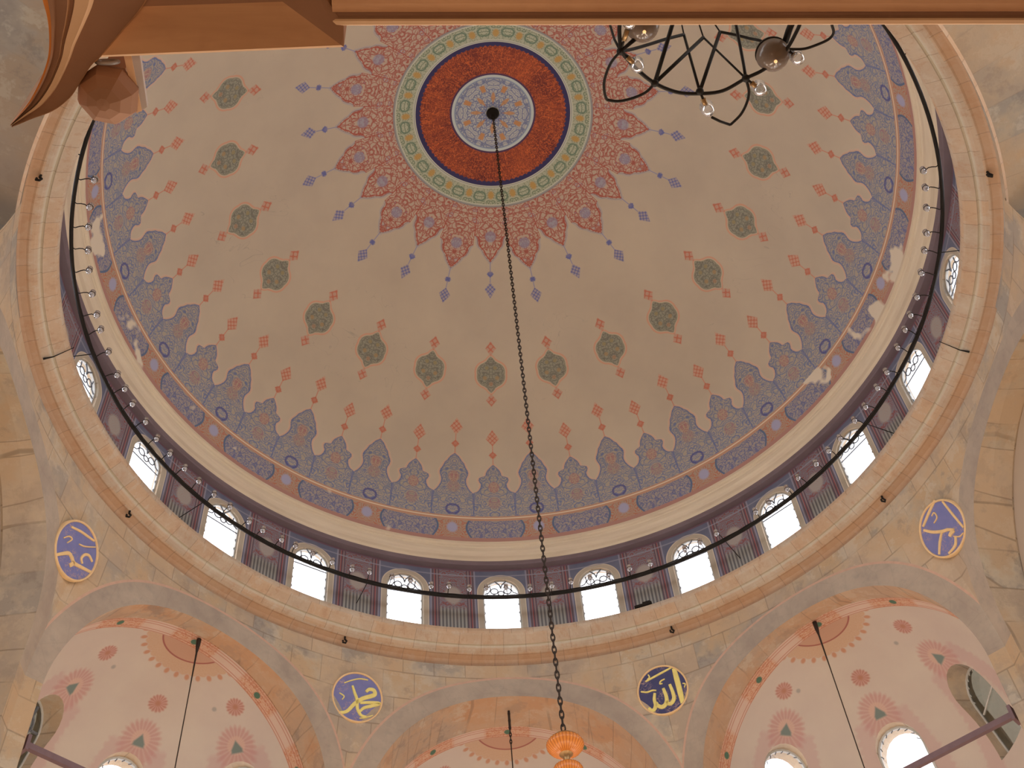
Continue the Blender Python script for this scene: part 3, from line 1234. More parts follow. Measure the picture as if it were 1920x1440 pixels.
wn = 25
for face, Db, sd, wins, wr_, ro_, hk_ in (
        (44.2, 1.035, 'right', (-55, -4, 41), (-55, -5, 44), (-60, -3, 56), (-49, 38)),
        (-44.2, 1.035, 'left', (-39, 8, 58), (-41, 10, 59), (-52, 10, 64), (-37, 49)),
        (0.0, 1.11, 'middle', (-51, 0, 51), (-51, 0, 51), (-57, 0, 57), (-33, 33))):
    mat = material('painted_half_dome_' + sd, m_half(wreaths=wr_, roses=ro_, hooks=hk_), k=(0.76, 0.76, 0.74))
    o, org, a = half_dome(0, face, Db, 0.365, 'half_dome_ceiling', mat, wins, '%s painted half dome with pink rosettes and a quarter sun at its crown' % sd)
    for wi, q in enumerate(wins):
        dim = (sd == 'left' and wi == 0) or (sd == 'right' and wi == 2)
        half_window(org, a, q, GLASS_DIM if dim else GLASS, wn,
                    '%s arched window in the %s half dome%s' % (('left', 'middle', 'right')[wi], sd, ', dark with a dull pane' if dim else ', bright with daylight'),
                    ('tracery' if sd == 'left' else 'bar') if dim else 'beads')
        wn += 1
    struct(soffit(face, D, Db, RA, 0.366, 'arch_soffit', SOFFIT, 'orange brick underside of the %s arch' % sd))
PLAINH = material('plain_half_dome', m_half(plain=True), k=KS)
for face, sd in ((88.4, 'far right'), (-88.4, 'far left')):
    half_dome(0, face, 1.05, 0.365, 'half_dome_ceiling', PLAINH, (), 'plain half dome behind the %s arch' % sd)
    soffit(face, D, 1.05, RA, 0.366, 'arch_soffit', STONE_P, 'stone underside of the %s arch' % sd)

# high flat vault over the gallery side, meeting the ledge from outside
VAULT_W = material('shaded_vault_plaster', stone_fn((150, 124, 106), (160, 134, 114), (140, 118, 104), (160, 126, 100), joints=0.1), k=(0.43, 0.41, 0.38))  # west half: shade near the gallery is put into the colour
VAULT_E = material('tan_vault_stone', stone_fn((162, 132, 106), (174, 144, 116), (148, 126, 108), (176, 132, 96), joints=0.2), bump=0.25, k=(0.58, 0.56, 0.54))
for g0, g1, vm, sd in ((95.0, 180.0, VAULT_E, 'tan vault over the gallery side, right of the ledge'), (180.0, 265.0, VAULT_W, 'grey plastered vault over the gallery side, coloured darker for shade, left of the ledge')):
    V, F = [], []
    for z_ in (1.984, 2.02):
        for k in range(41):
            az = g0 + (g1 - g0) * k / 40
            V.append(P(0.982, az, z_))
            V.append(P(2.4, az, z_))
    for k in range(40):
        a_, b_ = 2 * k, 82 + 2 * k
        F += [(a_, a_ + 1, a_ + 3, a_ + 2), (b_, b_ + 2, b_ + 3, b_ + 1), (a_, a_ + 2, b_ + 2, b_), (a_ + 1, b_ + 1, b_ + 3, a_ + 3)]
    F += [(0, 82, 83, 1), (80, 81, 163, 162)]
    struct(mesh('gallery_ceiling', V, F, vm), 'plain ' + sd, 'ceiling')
for sx, nm in ((-1, 'aisle_west'), (1, 'aisle_east')):
    c0 = P(1.047, sx * 110.5, 0)
    x0_, x1_ = sorted((c0.x, sx * 21.0))
    V, F = prism([(x0_, c0.y - 0.2), (x1_, c0.y - 0.2), (x1_, c0.y + 0.2), (x0_, c0.y + 0.2)], 0.0, 1.984 * S + EYE)
    struct(mesh('wall_' + nm, V, F, STONE_P), 'plain stone return wall at the %s of the gallery side' % ('left' if sx < 0 else 'right'), 'wall')

# aisle behind the camera: back wall, and an added low slab that shades the gallery
V, F = prism([(-20, -17), (20, -17), (20, -16.6), (-20, -16.6)], 0.0, 15.0)
struct(mesh('wall_back', V, F, STONE), 'plain stone wall of the aisle behind the camera', 'wall')
V, F = prism([(-20, -17), (20, -17), (20, -11.6), (-20, -11.6)], 9.0, 9.4)
struct(mesh('aisle_shade_slab', V, F, STONE_P), 'unseen stone slab behind the camera, added to shade the gallery', 'ceiling')
for sx, nm in ((-1, 'aisle_left'), (1, 'aisle_right')):
    V, F = prism([(sx * 20, -17), (sx * 20.4, -17), (sx * 20.4, -4), (sx * 20, -4)][::sx], 0.0, 12.0)
    struct(mesh('wall_' + nm, V, F, STONE), 'plain stone side wall of the aisle, %s of the camera' % ('left' if sx < 0 else 'right'), 'wall')


# floor
def m_carpet():
    pos, x, y, z = xyz()
    s = mth('SINE', x * 5.2)
    c = mix(step(s, 0.4), (0.36, 0.25, 0.19, 1), (0.46, 0.36, 0.27, 1))
    return mix(noise(pos, 6, 3) * 0.4, c, (0.33, 0.22, 0.17, 1))


V, F = prism([(-26, -26), (26, -26), (26, 26), (-26, 26)], -0.2, 0.0)
struct(mesh('floor', V, F, material('patterned_carpet', m_carpet, rough=0.95)), 'patterned tan carpet floor', 'floor')

# ---------------------------------------------------------------- iron and glass
IRON = material('dark_wrought_iron', color=(0.022, 0.020, 0.018, 1), rough=0.55, metal=0.4)
CHAIN = material('blackened_chain', color=(0.055, 0.042, 0.036, 1), rough=0.6, metal=0.5)
TIE = material('dark_brown_tie_iron', color=A(92, 66, 62), rough=0.7)
BRASS = material('aged_brass', color=(0.42, 0.27, 0.13, 1), rough=0.4, metal=0.8)


def clear_glass(name, col, rough=0.05, trans=0.6):
    m = bpy.data.materials.new(name)
    m.use_nodes = True
    nt = m.node_tree
    nt.nodes.clear()
    T.cur = nt
    out = nt.nodes.new('ShaderNodeOutputMaterial')
    tr = nt.nodes.new('ShaderNodeBsdfTransparent'); tr.inputs[0].default_value = col
    gl = nt.nodes.new('ShaderNodeBsdfGlossy'); gl.inputs['Roughness'].default_value = rough
    gl.inputs[0].default_value = (0.9, 0.9, 0.92, 1)
    fr = nt.nodes.new('ShaderNodeFresnel'); fr.inputs[0].default_value = 1.5
    mxn = nt.nodes.new('ShaderNodeMixShader')
    pos, x, y, z = obj_xyz()
    n = noise(pos, 30.0, 2)
    put(mxn.inputs[0], sat(X(fr.outputs[0]) * (2.2 - trans * 1.4) + n * 0.12))
    nt.links.new(tr.outputs[0], mxn.inputs[1])
    nt.links.new(gl.outputs[0], mxn.inputs[2])
    nt.links.new(mxn.outputs[0], out.inputs[0])
    return m


CLEAR = clear_glass('clear_lamp_glass', (0.93, 0.94, 0.95, 1), 0.12, 0.0)
nt_ = CLEAR.node_tree
df = nt_.nodes.new('ShaderNodeBsdfTranslucent'); df.inputs[0].default_value = (0.95, 0.95, 0.95, 1)
ms = nt_.nodes.new('ShaderNodeMixShader'); ms.inputs[0].default_value = 0.22
ol = [n for n in nt_.nodes if n.type == 'OUTPUT_MATERIAL'][0]
src = ol.inputs[0].links[0].from_socket
nt_.links.new(src, ms.inputs[1]); nt_.links.new(df.outputs[0], ms.inputs[2]); nt_.links.new(ms.outputs[0], ol.inputs[0])
SMOKE = clear_glass('smoky_globe_glass', (0.62, 0.54, 0.46, 1), 0.15, 0.9)
nt_ = SMOKE.node_tree
df = nt_.nodes.new('ShaderNodeBsdfDiffuse'); df.inputs[0].default_value = (0.30, 0.235, 0.19, 1)
ms = nt_.nodes.new('ShaderNodeMixShader'); ms.inputs[0].default_value = 0.55
ol = [n for n in nt_.nodes if n.type == 'OUTPUT_MATERIAL'][0]
src = ol.inputs[0].links[0].from_socket
nt_.links.new(src, ms.inputs[1]); nt_.links.new(df.outputs[0], ms.inputs[2]); nt_.links.new(ms.outputs[0], ol.inputs[0])
m = bpy.data.materials.new('bulb_glow'); m.use_nodes = True
T.cur = m.node_tree
b = m.node_tree.nodes['Principled BSDF']
put(b.inputs['Base Color'], mix(noise(obj_xyz()[0], 5, 1), (1, 0.6, 0.3, 1), (1, 0.7, 0.4, 1)))
b.inputs['Emission Color'].default_value = (1.0, 0.55, 0.25, 1); b.inputs['Emission Strength'].default_value = 5
BULB = m

# ---- ring of oil lamps hung inside the drum
HR, HZ = 0.9165, 2.1635
hoop = thing('lamp_hoop', 'black iron hoop hung in front of the drum windows, carrying small glass lamps', 'lamp hoop', P(0, 0, HZ))
N = 216
V, F = tube([(HR * S * sin(2 * pi * k / N), HR * S * cos(2 * pi * k / N), 0) for k in range(N)], 0.036, 8, True)
V2, F2 = tube([(HR * S * sin(2 * pi * k / N), HR * S * cos(2 * pi * k / N), 0.06 + 0.012 * (k % 2)) for k in range(N)], 0.018, 5, True)
mesh('hoop', *merge((V, F), (V2, F2)), IRON, hoop)
LR = 0.884
glass_vf = lathe([(0.001, -0.075), (0.03, -0.07), (0.05, -0.03), (0.055, 0.02), (0.042, 0.055), (0.052, 0.085), (0.049, 0.085), (0.038, 0.055), (0.050, 0.02), (0.045, -0.025), (0.02, -0.06)], 10)
arm_pts = [(0, 0, 0.0), (0, -0.07, -0.035), (0, -0.13, 0.02), (0, -0.19, 0.045), (0, -0.25, 0.015), (0, -0.285, 0.02)]
arm_vf = merge(tube(arm_pts, 0.010, 5), tube([(0.055 * sin(2 * pi * k / 10), -0.285 + 0.055 * cos(2 * pi * k / 10), 0.03) for k in range(10)], 0.007, 4, True))
proto_arm = proto_glass = None
rnd = random.Random(4)
lamp_count = 0
for k in range(-33, 34):
    az = k * 3.333 + 0.9 + rnd.uniform(-0.25, 0.25)
    if rnd.random() < 0.05:
        continue
    a = radians(az)
    p = Vector((HR * S * sin(a), HR * S * cos(a), 0))
    if proto_arm is None:
        arm = mesh('lamp_bracket', *arm_vf, IRON, hoop); proto_arm = arm
        gl = mesh('oil_lamp', [Vector(v) + Vector((0, -0.285, 0.02)) for v in glass_vf[0]], glass_vf[1], CLEAR, arm, smooth=True); proto_glass = gl
    else:
        arm = proto_arm.copy(); COL.objects.link(arm); arm.parent = hoop
        gl = proto_glass.copy(); COL.objects.link(gl); gl.parent = arm
    arm.location = p
    arm.rotation_euler = (rnd.uniform(-0.12, 0.12), 0, -a + rnd.uniform(-0.25, 0.25))
# iron arms holding the hoop to the piers between the windows
for k in range(12):
    a = radians(7.5 + 30 * k)
    V, F = tube([(HR * S * sin(a), HR * S * cos(a), 0.0), (0.9985 * S * sin(a), 0.9985 * S * cos(a), 0.0)], 0.010, 5)
    mesh('wall_arm', V, F, IRON, hoop)


# ---- chains
def chain_links(p0, p1, pitch, lw, wire, seg=10):
    p0 = Vector(p0); p1 = Vector(p1)
    d = (p1 - p0); L = d.length; d.normalize()
    a = Vector((1, 0, 0)) if abs(d.x) < 0.9 else Vector((0, 1, 0))
    u = d.cross(a).normalized(); w = d.cross(u)
    n = int(L / pitch)
    out = []
    for i in range(n):
        c = p0 + d * (pitch * (i + 0.5))
        s = u if i % 2 == 0 else w
        pts = [c + s * (lw * cos(2 * pi * k / seg)) + d * (pitch * 0.68 * sin(2 * pi * k / seg)) for k in range(seg)]
        out.append(tube(pts, wire, 5, True))
    return merge(*out)


top = Vector((0, 0, (ZC + RS) * S + EYE))
lampz = 1.055 * S + EYE
root = thing('chandelier', 'ribbed amber glass hanging lamp on the long chain from the dome crown', 'chandelier', (0, 0, lampz))
V, F = chain_links((0, 0, top.z - lampz - 0.25), (0, 0, 0.02), 0.105, 0.026, 0.0105)
mesh('chain', V, F, CHAIN, root)
V, F = lathe([(0.001, 0.0), (0.13, 0.0), (0.16, -0.05), (0.11, -0.10), (0.05, -0.13), (0.05, -0.30), (0.001, -0.30)], 20)
mesh('ceiling_boss', [(x, y, z + top.z - lampz) for x, y, z in V], F, IRON, root, smooth=True)


def ribbed(prof, seg=96, ribs=32, amp=0.035):
    V, F = lathe(prof, seg)
    out = []
    m_ = len(prof)
    for i in range(seg):
        k = 1 + amp * cos(2 * pi * i * ribs / seg)
        for j in range(m_):
            x, y, z = V[i * m_ + j]
            out.append((x * k, y * k, z))
    return out, F


def m_amber():
    pos, x, y, z = obj_xyz()
    a = mth('ARCTAN2', x, y)
    return mix(absx(mth('SINE', a * 16)), (0.42, 0.12, 0.025, 1), (0.72, 0.27, 0.06, 1))


AMBER = material('amber_ribbed_glass', m_amber, rough=0.25, spec=0.5)
ab = AMBER.node_tree.nodes['Principled BSDF']
ab.inputs['Emission Color'].default_value = (1.0, 0.30, 0.05, 1)
ab.inputs['Emission Strength'].default_value = 0.06
V, F = lathe([(0.001, 0.02), (0.03, 0.02), (0.035, -0.02), (0.09, -0.035), (0.155, -0.06), (0.16, -0.075), (0.2, -0.10), (0.21, -0.13), (0.001, -0.125)], 32)
mesh('brass_cap', V, F, BRASS, root, smooth=True)
V, F = ribbed([(0.205, -0.11), (0.228, -0.15), (0.225, -0.19), (0.18, -0.25), (0.12, -0.29), (0.085, -0.30)])
mesh('glass_bowl', V, F, AMBER, root, smooth=True)
V, F = lathe([(0.10, -0.285), (0.075, -0.31), (0.045, -0.34), (0.035, -0.42), (0.05, -0.45), (0.10, -0.47), (0.001, -0.47)], 24)
mesh('brass_stem', V, F, BRASS, root, smooth=True)
V, F = ribbed([(0.07, -0.44), (0.16, -0.48), (0.185, -0.53), (0.15, -0.62), (0.08, -0.66), (0.001, -0.66)])
mesh('glass_bowl', V, F, AMBER, root, smooth=True)
V, F = tube([(0.07, 0, -0.62), (0.08, 0, -2.5), (0.06, 0, -5.4)], 0.03, 8)
V2, F2 = tube([(4.6 * sin(2 * pi * k / 96), 4.6 * cos(2 * pi * k / 96), -5.45) for k in range(96)], 0.05, 6, True)
V3, F3 = merge(*[tube([(0.06, 0, -5.4), (4.6 * sin(pi * k / 4 + 0.2), 4.6 * cos(pi * k / 4 + 0.2), -5.45)], 0.03, 5) for k in range(8)])
mesh('lower_ring', *merge((V, F), (V2, F2), (V3, F3)), IRON, root)

# chains of the three half domes
for x_, (face, Db, L, lab) in enumerate(((-44.2, 1.035, 5.0, 'thin lamp chain hanging from the crown of the left half dome'),
                                         (44.2, 1.035, 5.0, 'thin lamp chain hanging from the crown of the right half dome'),
                                         (0.0, 1.035, 5.0, 'thicker knotted lamp chain hanging in the middle arch'))):
    zt = 1.893 if face else 1.904
    p = P(Db + 0.004, face, zt)
    r_ = thing('lamp_chain', lab, 'chain', p, 'half dome lamp chains')
    if face:
        V, F = merge(tube([(0, 0, 0.06), (0, 0, -0.1), (0, 0, -0.28)], 0.03, 8, rads=[0.05, 0.045, 0.02]), tube([(0, 0, -0.25), (0, 0, -1.2), (0, 0, -L)], 0.011, 6, rads=[0.02, 0.011, 0.011]))
    else:
        V, F = merge(chain_links((0, 0, 0.0), (0, 0, -1.0), 0.09, 0.02, 0.012), tube([(0, 0, -0.05), (0, 0, -0.5)], 0.03, 6), tube([(0, 0, -0.95), (0, 0, -L)], 0.014, 6))
    mesh('chain', V, F, CHAIN, r_)
    if not face:
        V, F = tube([(-3.05, -0.02, 0.0), (3.05, -0.02, 0.0)], 0.018, 6)
        V, F = tube([(0, 0, 0.02), (0, 0, 0.08)], 0.05, 8)
        mesh('mounting_plate', V, F, IRON, r_)

# tie rods across the two side arches
for face, lab in ((-44.2, 'dark iron tie rod crossing the foot of the left half dome'), (44.2, 'dark iron tie rod crossing the foot of the right half dome')):
    a = radians(face)
    n = Vector((sin(a), cos(a), 0)); t = Vector((cos(a), -sin(a), 0))
    z = (1.4165 if face < 0 else 1.410) * S + EYE
    c = n * (0.988 * S) + Vector((0, 0, z))
    r_ = thing('tie_rod', lab, 'tie rod', c, 'iron tie rods')
    hl = 0.348 * S
    mesh('bar', *boxvf((0, 0, 0), t * hl, n * 0.045, Vector((0, 0, 0.055))), TIE, r_)
    for s_ in (-1, 1):
        mesh('end_plate', *boxvf(t * (s_ * (hl - 0.02)), t * 0.03, n * 0.12, Vector((0, 0, 0.14))), TIE, r_)

# ---------------------------------------------------------------- calligraphy roundels
def m_blue(dark):
    def fn():
        pos, x, y, z = obj_xyz()
        n = noise(pos, 6.0, 3)
        n2 = absx(noise(pos, 9.0, 2, 0.5, 1.0) - 0.5)
        c0 = (46, 42, 60) if dark else (82, 74, 98)
        c1 = (60, 52, 70) if dark else (98, 86, 106)
        c = mix(n, A(*c0), A(*c1))
        return mix(inside(n2 - 0.02, 0.03) * step(noise(pos, 1.7, 1) - 0.53, 0.08) * 0.7, c, A(136, 100, 86))
    return fn


BLUE_L = material('faded_blue_roundel', m_blue(False))
BLUE_D = material('deep_blue_roundel', m_blue(True))
GOLD = material('gilded_lettering', color=A(200, 146, 78), rough=0.6)
GOLD2 = material('dull_gilded_lettering', color=A(178, 132, 84), rough=0.6)
RIM = material('gilded_rim', color=A(178, 132, 88), rough=0.6)
RR = 0.064 * S


def stroke(pts, widths, h):
    """raised brush stroke in the disc plane, swelling and tapering"""
    P2 = []
    # catmull-rom
    q = [pts[0]] + list(pts) + [pts[-1]]
    W_ = [widths[0]] + list(widths) + [widths[-1]]
    for i in range(1, len(q) - 2):
        for s in range(6):
            t = s / 6
            def cr(a, b, c, d): return 0.5 * ((2 * b) + (-a + c) * t + (2 * a - 5 * b + 4 * c - d) * t * t + (-a + 3 * b - 3 * c + d) * t ** 3)
            P2.append((cr(q[i - 1][0], q[i][0], q[i + 1][0], q[i + 2][0]), cr(q[i - 1][1], q[i][1], q[i + 1][1], q[i + 2][1]), W_[i] + (W_[i + 1] - W_[i]) * t))
    P2.append((pts[-1][0], pts[-1][1], widths[-1]))
    V, F = [], []
    n = len(P2)
    for i, (x, y, w) in enumerate(P2):
        a = P2[max(i - 1, 0)]; b_ = P2[min(i + 1, n - 1)]
        dx, dy = b_[0] - a[0], b_[1] - a[1]
        l = hypot(dx, dy) or 1
        nx, ny = -dy / l * w / 2, dx / l * w / 2
        V += [(x + nx, y + ny, 0), (x + nx * 0.8, y + ny * 0.8, h), (x - nx * 0.8, y - ny * 0.8, h), (x - nx, y - ny, 0)]
    for i in range(n - 1):
        for k in range(3):
            F.append((i * 4 + k, (i + 1) * 4 + k, (i + 1) * 4 + k + 1, i * 4 + k + 1))
    F.append((0, 1, 2, 3)); F.append(((n - 1) * 4 + 3, (n - 1) * 4 + 2, (n - 1) * 4 + 1, (n - 1) * 4))
    return V, F


def norm(pts, cx, cy, sc, a, b, c, d):
    """sketch coordinates to disc coordinates (the sketches were made at a slant)"""
    return [((a * (x - cx) + b * (y - cy)) / sc / 0.93, (c * (x - cx) + d * (y - cy)) / sc / 0.93) for x, y in pts]


def roundel(az, r, z, strokes, blue, label, gold):
    a = radians(az)
    tau = radians(14)
    c = P(r, az, z)
    xax = Vector((cos(a), -sin(a), 0))
    nrm = Vector((-sin(a) * cos(tau), -cos(a) * cos(tau), -sin(tau)))
    yax = nrm.cross(xax)
    root = thing('calligraphy_roundel', label, 'roundel', c, 'round calligraphy panels')
    root.rotation_euler = Matrix((xax, yax, nrm)).transposed().to_euler()
    V, F = lathe([(0.001, 0.0), (RR * 0.93, 0.0), (RR * 0.93, -0.05), (0.001, -0.05)], 48)
    mesh('disc', V, F, blue, root)
    V, F = lathe([(RR * 0.925, -0.05), (RR * 0.925, 0.02), (RR * 0.95, 0.035), (RR * 0.98, 0.03), (RR * 1.0, 0.0), (RR * 1.0, -0.06)], 48)
    mesh('rim', V, F, RIM, root, smooth=True)
    vf = []
    for pts, w in strokes:
        if isinstance(w, (int, float)):
            n = len(pts)
            w = [w * (0.55 + 0.45 * sin(pi * (i + 0.6) / (n + 0.2))) for i in range(n)]
        vf.append(stroke([(x * RR * 0.93, y * RR * 0.93) for x, y in pts], [q * RR for q in w], 0.018))
    V, F = merge(*vf)
    mesh('lettering', V, F, gold, root)
    return root


k = (995, 890, 12, 0.019687, -0.004763, -0.005758, -0.02036)
roundel(21.9, 0.985, 1.848, [
    (norm([(1245, 400), (1310, 640), (1390, 960), (1440, 1180)], *k), 0.22),
    (norm([(1150, 760), (1225, 950), (1245, 1080), (1190, 1180), (1110, 1190), (1085, 1130)], *k), 0.16),
    (norm([(1005, 850), (1075, 1040), (1075, 1180), (990, 1265), (890, 1240), (850, 1170)], *k), 0.17),
    (norm([(815, 960), (805, 1100), (835, 1230), (800, 1330), (720, 1345), (690, 1290)], *k), 0.15),
    (norm([(1190, 380), (1000, 480), (800, 590), (600, 700)], *k), 0.085),
    (norm([(660, 540), (690, 600), (640, 660)], *k), 0.06),
    (norm([(1040, 640), (950, 690), (930, 750), (990, 740)], *k), 0.06),
    (norm([(500, 930), (640, 940), (760, 900), (850, 900)], *k), 0.07),
    (norm([(1440, 740), (1500, 750), (1480, 830)], *k), 0.05)],
    BLUE_D, 'dark navy round panel with bright gold Arabic letters, right of the middle arch', GOLD)
k = (560, 705, 8, 0.020243, 0.002617, 0.00457, -0.020596)
roundel(-21.9, 0.985, 1.855, [
    (norm([(270, 935), (400, 915), (520, 800), (640, 725), (760, 690), (825, 660), (810, 600), (740, 585), (690, 625)], *k), 0.17),
    (norm([(485, 530), (520, 640), (555, 740), (560, 870), (610, 970), (690, 1000)], *k), 0.13),
    (norm([(600, 790), (740, 785), (895, 800), (780, 835), (660, 865), (595, 920)], *k), 0.14),
    (norm([(360, 490), (470, 450), (600, 425), (720, 445)], *k), 0.05),
    (norm([(290, 640), (360, 690), (330, 740)], *k), 0.05),
    (norm([(590, 1020), (680, 1010), (790, 980)], *k), 0.05)],
    BLUE_L, 'faded blue round panel with crossing gold Arabic letters, left of the middle arch', GOLD)
k = (560, 830, 9, 0.018512, 0.010456, 0.01588, -0.013548)
roundel(-68.1, 0.984, 1.816, [
    (norm([(470, 430), (620, 500), (740, 580), (860, 665)], *k), 0.09),
    (norm([(200, 905), (330, 880), (430, 875), (480, 950), (520, 1040), (650, 1115), (800, 1195)], *k), 0.14),
    (norm([(440, 1080), (490, 1050), (500, 1000)], *k), 0.16),
    (norm([(655, 1050), (640, 960), (700, 900), (770, 915), (825, 1020)], *k), 0.10),
    (norm([(340, 620), (430, 590), (480, 640), (400, 700)], *k), 0.05),
    (norm([(600, 720), (700, 760), (880, 770)], *k), 0.05)],
    BLUE_L, 'faded blue round panel with thin gold strokes, at the left below the ledge', GOLD2)
k = (610, 830, 9, 0.016645, -0.012057, -0.015451, -0.013191)
roundel(68.3, 0.984, 1.820, [
    (norm([(480, 350), (380, 560), (280, 800)], *k), 0.11),
    (norm([(610, 370), (780, 590), (960, 810)], *k), 0.09),
    (norm([(290, 860), (440, 890), (600, 880), (700, 850), (810, 850)], *k), 0.12),
    (norm([(730, 960), (760, 900), (810, 860)], *k), 0.15),
    (norm([(600, 900), (570, 1060), (560, 1270)], *k), 0.10),
    (norm([(830, 950), (825, 1110), (720, 1250)], *k), 0.11),
    (norm([(430, 620), (470, 560), (520, 640), (470, 740)], *k), 0.05),
    (norm([(800, 960), (900, 960), (960, 900)], *k), 0.05)],
    BLUE_L, 'faded blue round panel with a gold triangle of strokes, at the right below the ledge', GOLD2)

# ---------------------------------------------------------------- small ironwork on the ledge
for r, az, z, lab in ((0.966, -24.6, 2.010, 'small iron hook under the ledge above the left middle roundel'),
                      (0.966, 25.2, 2.010, 'small iron hook under the ledge above the right middle roundel'),
                      (0.962, -62.6, 2.011, 'small iron hook under the ledge above the far left roundel'),
                      (0.966, 62.6, 2.011, 'small iron hook under the ledge above the far right roundel'),
                      (0.963, 113.8, 2.011, 'small iron hook under the ledge high at the right edge'),
                      (0.961, -113.7, 2.011, 'small iron hook under the ledge high at the left edge')):
    p = P(r, az, z)
    V, F = tube([(0, 0, 0.03), (0, 0, -0.05), (0.04, 0, -0.10), (0.02, 0, -0.15), (-0.04, 0, -0.13), (-0.04, 0, -0.08)], 0.022, 6)
    tag(mesh('iron_hook', V, F, IRON, loc=p), lab, 'hook', 'hooks under the ledge')
for az, r0, r1, lab in ((-88.7, 0.958, 0.905, 'short dark wire sticking out over the ledge at the left'), (88.0, 0.958, 0.905, 'short dark wire sticking out over the ledge at the right')):
    p = P(r0, az, 2.008)
    q = P(r1, az, 2.046) - p
    V, F = tube([(0, 0, 0.03), tuple(q * 0.35 + Vector((0, 0, -0.03))), tuple(q * 0.75), tuple(q + Vector((0, 0, 0.02)))], 0.014, 6, rads=[0.022, 0.012, 0.008, 0.008])
    tag(mesh('wire', V, F, IRON, loc=p), lab, 'wire', 'wires on the ledge')
a0, a1 = P(0.925, 20.7, 2.068), P(0.925, 23.5, 2.068)
c = (a0 + a1) / 2
dv = (a1 - a0) / 2
nv = Vector((-dv.y, dv.x, 0)).normalized()
V, F = merge(boxvf((0, 0, 0), dv, nv * 0.05, Vector((0, 0, 0.035))), boxvf(dv * 0.4 + Vector((0, 0, 0.05)), dv * 0.45, nv * 0.04, Vector((0, 0, 0.03))))
tag(mesh('floodlight_bar', V, F, IRON, loc=c), 'small black fitting lying on the ledge right of the middle windows', 'fitting')

# ---------------------------------------------------------------- iron lamp frame at top right
fr = thing('iron_lamp_frame', 'zigzag black iron lamp frame with smoky glass globes, cut off by the gallery', 'chandelier', (0.12, -9.8, 8.6))
off = -Vector((0.12, -9.8, 8.6))


def smooth_line(pts, n=6):
    q = [Vector(p) for p in pts]
    if len(q) < 3:
        return q
    q = [q[0]] + q + [q[-1]]
    out = []
    for i in range(1, len(q) - 2):
        for s in range(n):
            t = s / n
            out.append(0.5 * ((2 * q[i]) + (-q[i - 1] + q[i + 1]) * t + (2 * q[i - 1] - 5 * q[i] + 4 * q[i + 1] - q[i + 2]) * t * t + (-q[i - 1] + 3 * q[i] - 3 * q[i + 1] + q[i + 2]) * t ** 3))
    out.append(q[-2])
    return out


def rod(name, pts, r, smooth=False):
    p = smooth_line(pts) if smooth else [Vector(q) for q in pts]
    V, F = tube([q + off for q in p], r, 6)
    return mesh(name, V, F, IRON, fr, smooth=True)


HUBS = [(-0.403, -9.691, 8.600), (-0.173, -9.487, 8.600), (0.116, -9.433, 8.600), (0.394, -9.520, 8.600)]
ring = [(-0.403, -9.691, 8.600), (-0.290, -9.575, 8.600), (-0.173, -9.487, 8.600), (-0.027, -9.428, 8.600), (0.118, -9.419, 8.600), (0.261, -9.438, 8.600), (0.394, -9.520, 8.600), (0.495, -9.575, 8.600),
        (0.593, -9.665, 8.600), (0.650, -9.780, 8.600), (0.680, -9.93, 8.600), (0.62, -10.08, 8.6), (0.48, -10.18, 8.6), (0.3, -10.24, 8.6), (0.1, -10.25, 8.6), (-0.12, -10.20, 8.6), (-0.32, -10.07, 8.6), (-0.42, -9.90, 8.6), (-0.403, -9.691, 8.6)]
rod('ring', ring, 0.0125, True)
rod('curved_bar', [(-0.403, -9.691, 8.600), (-0.312, -9.660, 8.713), (-0.189, -9.647, 8.825), (-0.056, -9.640, 8.938), (0.073, -9.625, 9.050)], 0.011, True)
rod('curved_bar', [(0.306, -9.644, 9.050), (0.401, -9.646, 8.988), (0.477, -9.648, 8.925), (0.524, -9.659, 8.863), (0.591, -9.647, 8.800)], 0.010, True)
for pts, r in (([(0.073, -9.625, 9.050), (0.116, -9.433, 8.600)], 0.009), ([(-0.173, -9.487, 8.600), (0.202, -9.607, 9.050)], 0.013),
               ([(0.202, -9.607, 9.050), (0.394, -9.520, 8.600)], 0.007), ([(0.116, -9.433, 8.600), (0.306, -9.644, 9.050)], 0.013),
               ([(-0.173, -9.487, 8.600), (-0.055, -9.781, 8.825), (0.015, -9.819, 9.050)], 0.014),
               ([(0.394, -9.520, 8.600), (0.409, -9.549, 8.750), (0.363, -9.751, 8.900), (0.358, -9.821, 9.050)], 0.010),
               ([(-0.403, -9.691, 8.600), (-0.331, -9.767, 8.825), (-0.275, -9.781, 9.050)], 0.006),
               ([(-0.403, -9.691, 8.600), (-0.423, -9.707, 8.750), (-0.437, -9.751, 8.900), (-0.435, -9.798, 9.050)], 0.008),
               ([(0.073, -9.625, 9.050), (0.078, -9.655, 9.200), (0.12, -9.85, 9.40)], 0.005),
               ([(0.306, -9.644, 9.050), (0.12, -9.85, 9.40)], 0.005), ([(0.202, -9.607, 9.050), (0.12, -9.85, 9.40)], 0.005),
               ([(-0.324, -9.766, 8.600), (-0.403, -9.691, 8.600), (-0.316, -9.625, 8.600)], 0.015),
               ([(0.650, -9.93, 8.63), (0.640, -9.80, 8.68), (0.635, -9.714, 8.700)], 0.022)):
    rod('strut', pts, r)
rod('loop', [(-0.411, -9.711, 8.550), (-0.460, -9.643, 8.555), (-0.487, -9.561, 8.560), (-0.494, -9.497, 8.565), (-0.484, -9.431, 8.570), (-0.467, -9.388, 8.575)], 0.009, True)
rod('loop', [(-0.467, -9.388, 8.575), (-0.401, -9.376, 8.580), (-0.331, -9.386, 8.585), (-0.263, -9.409, 8.590), (-0.213, -9.439, 8.595), (-0.173, -9.487, 8.600)], 0.010, True)
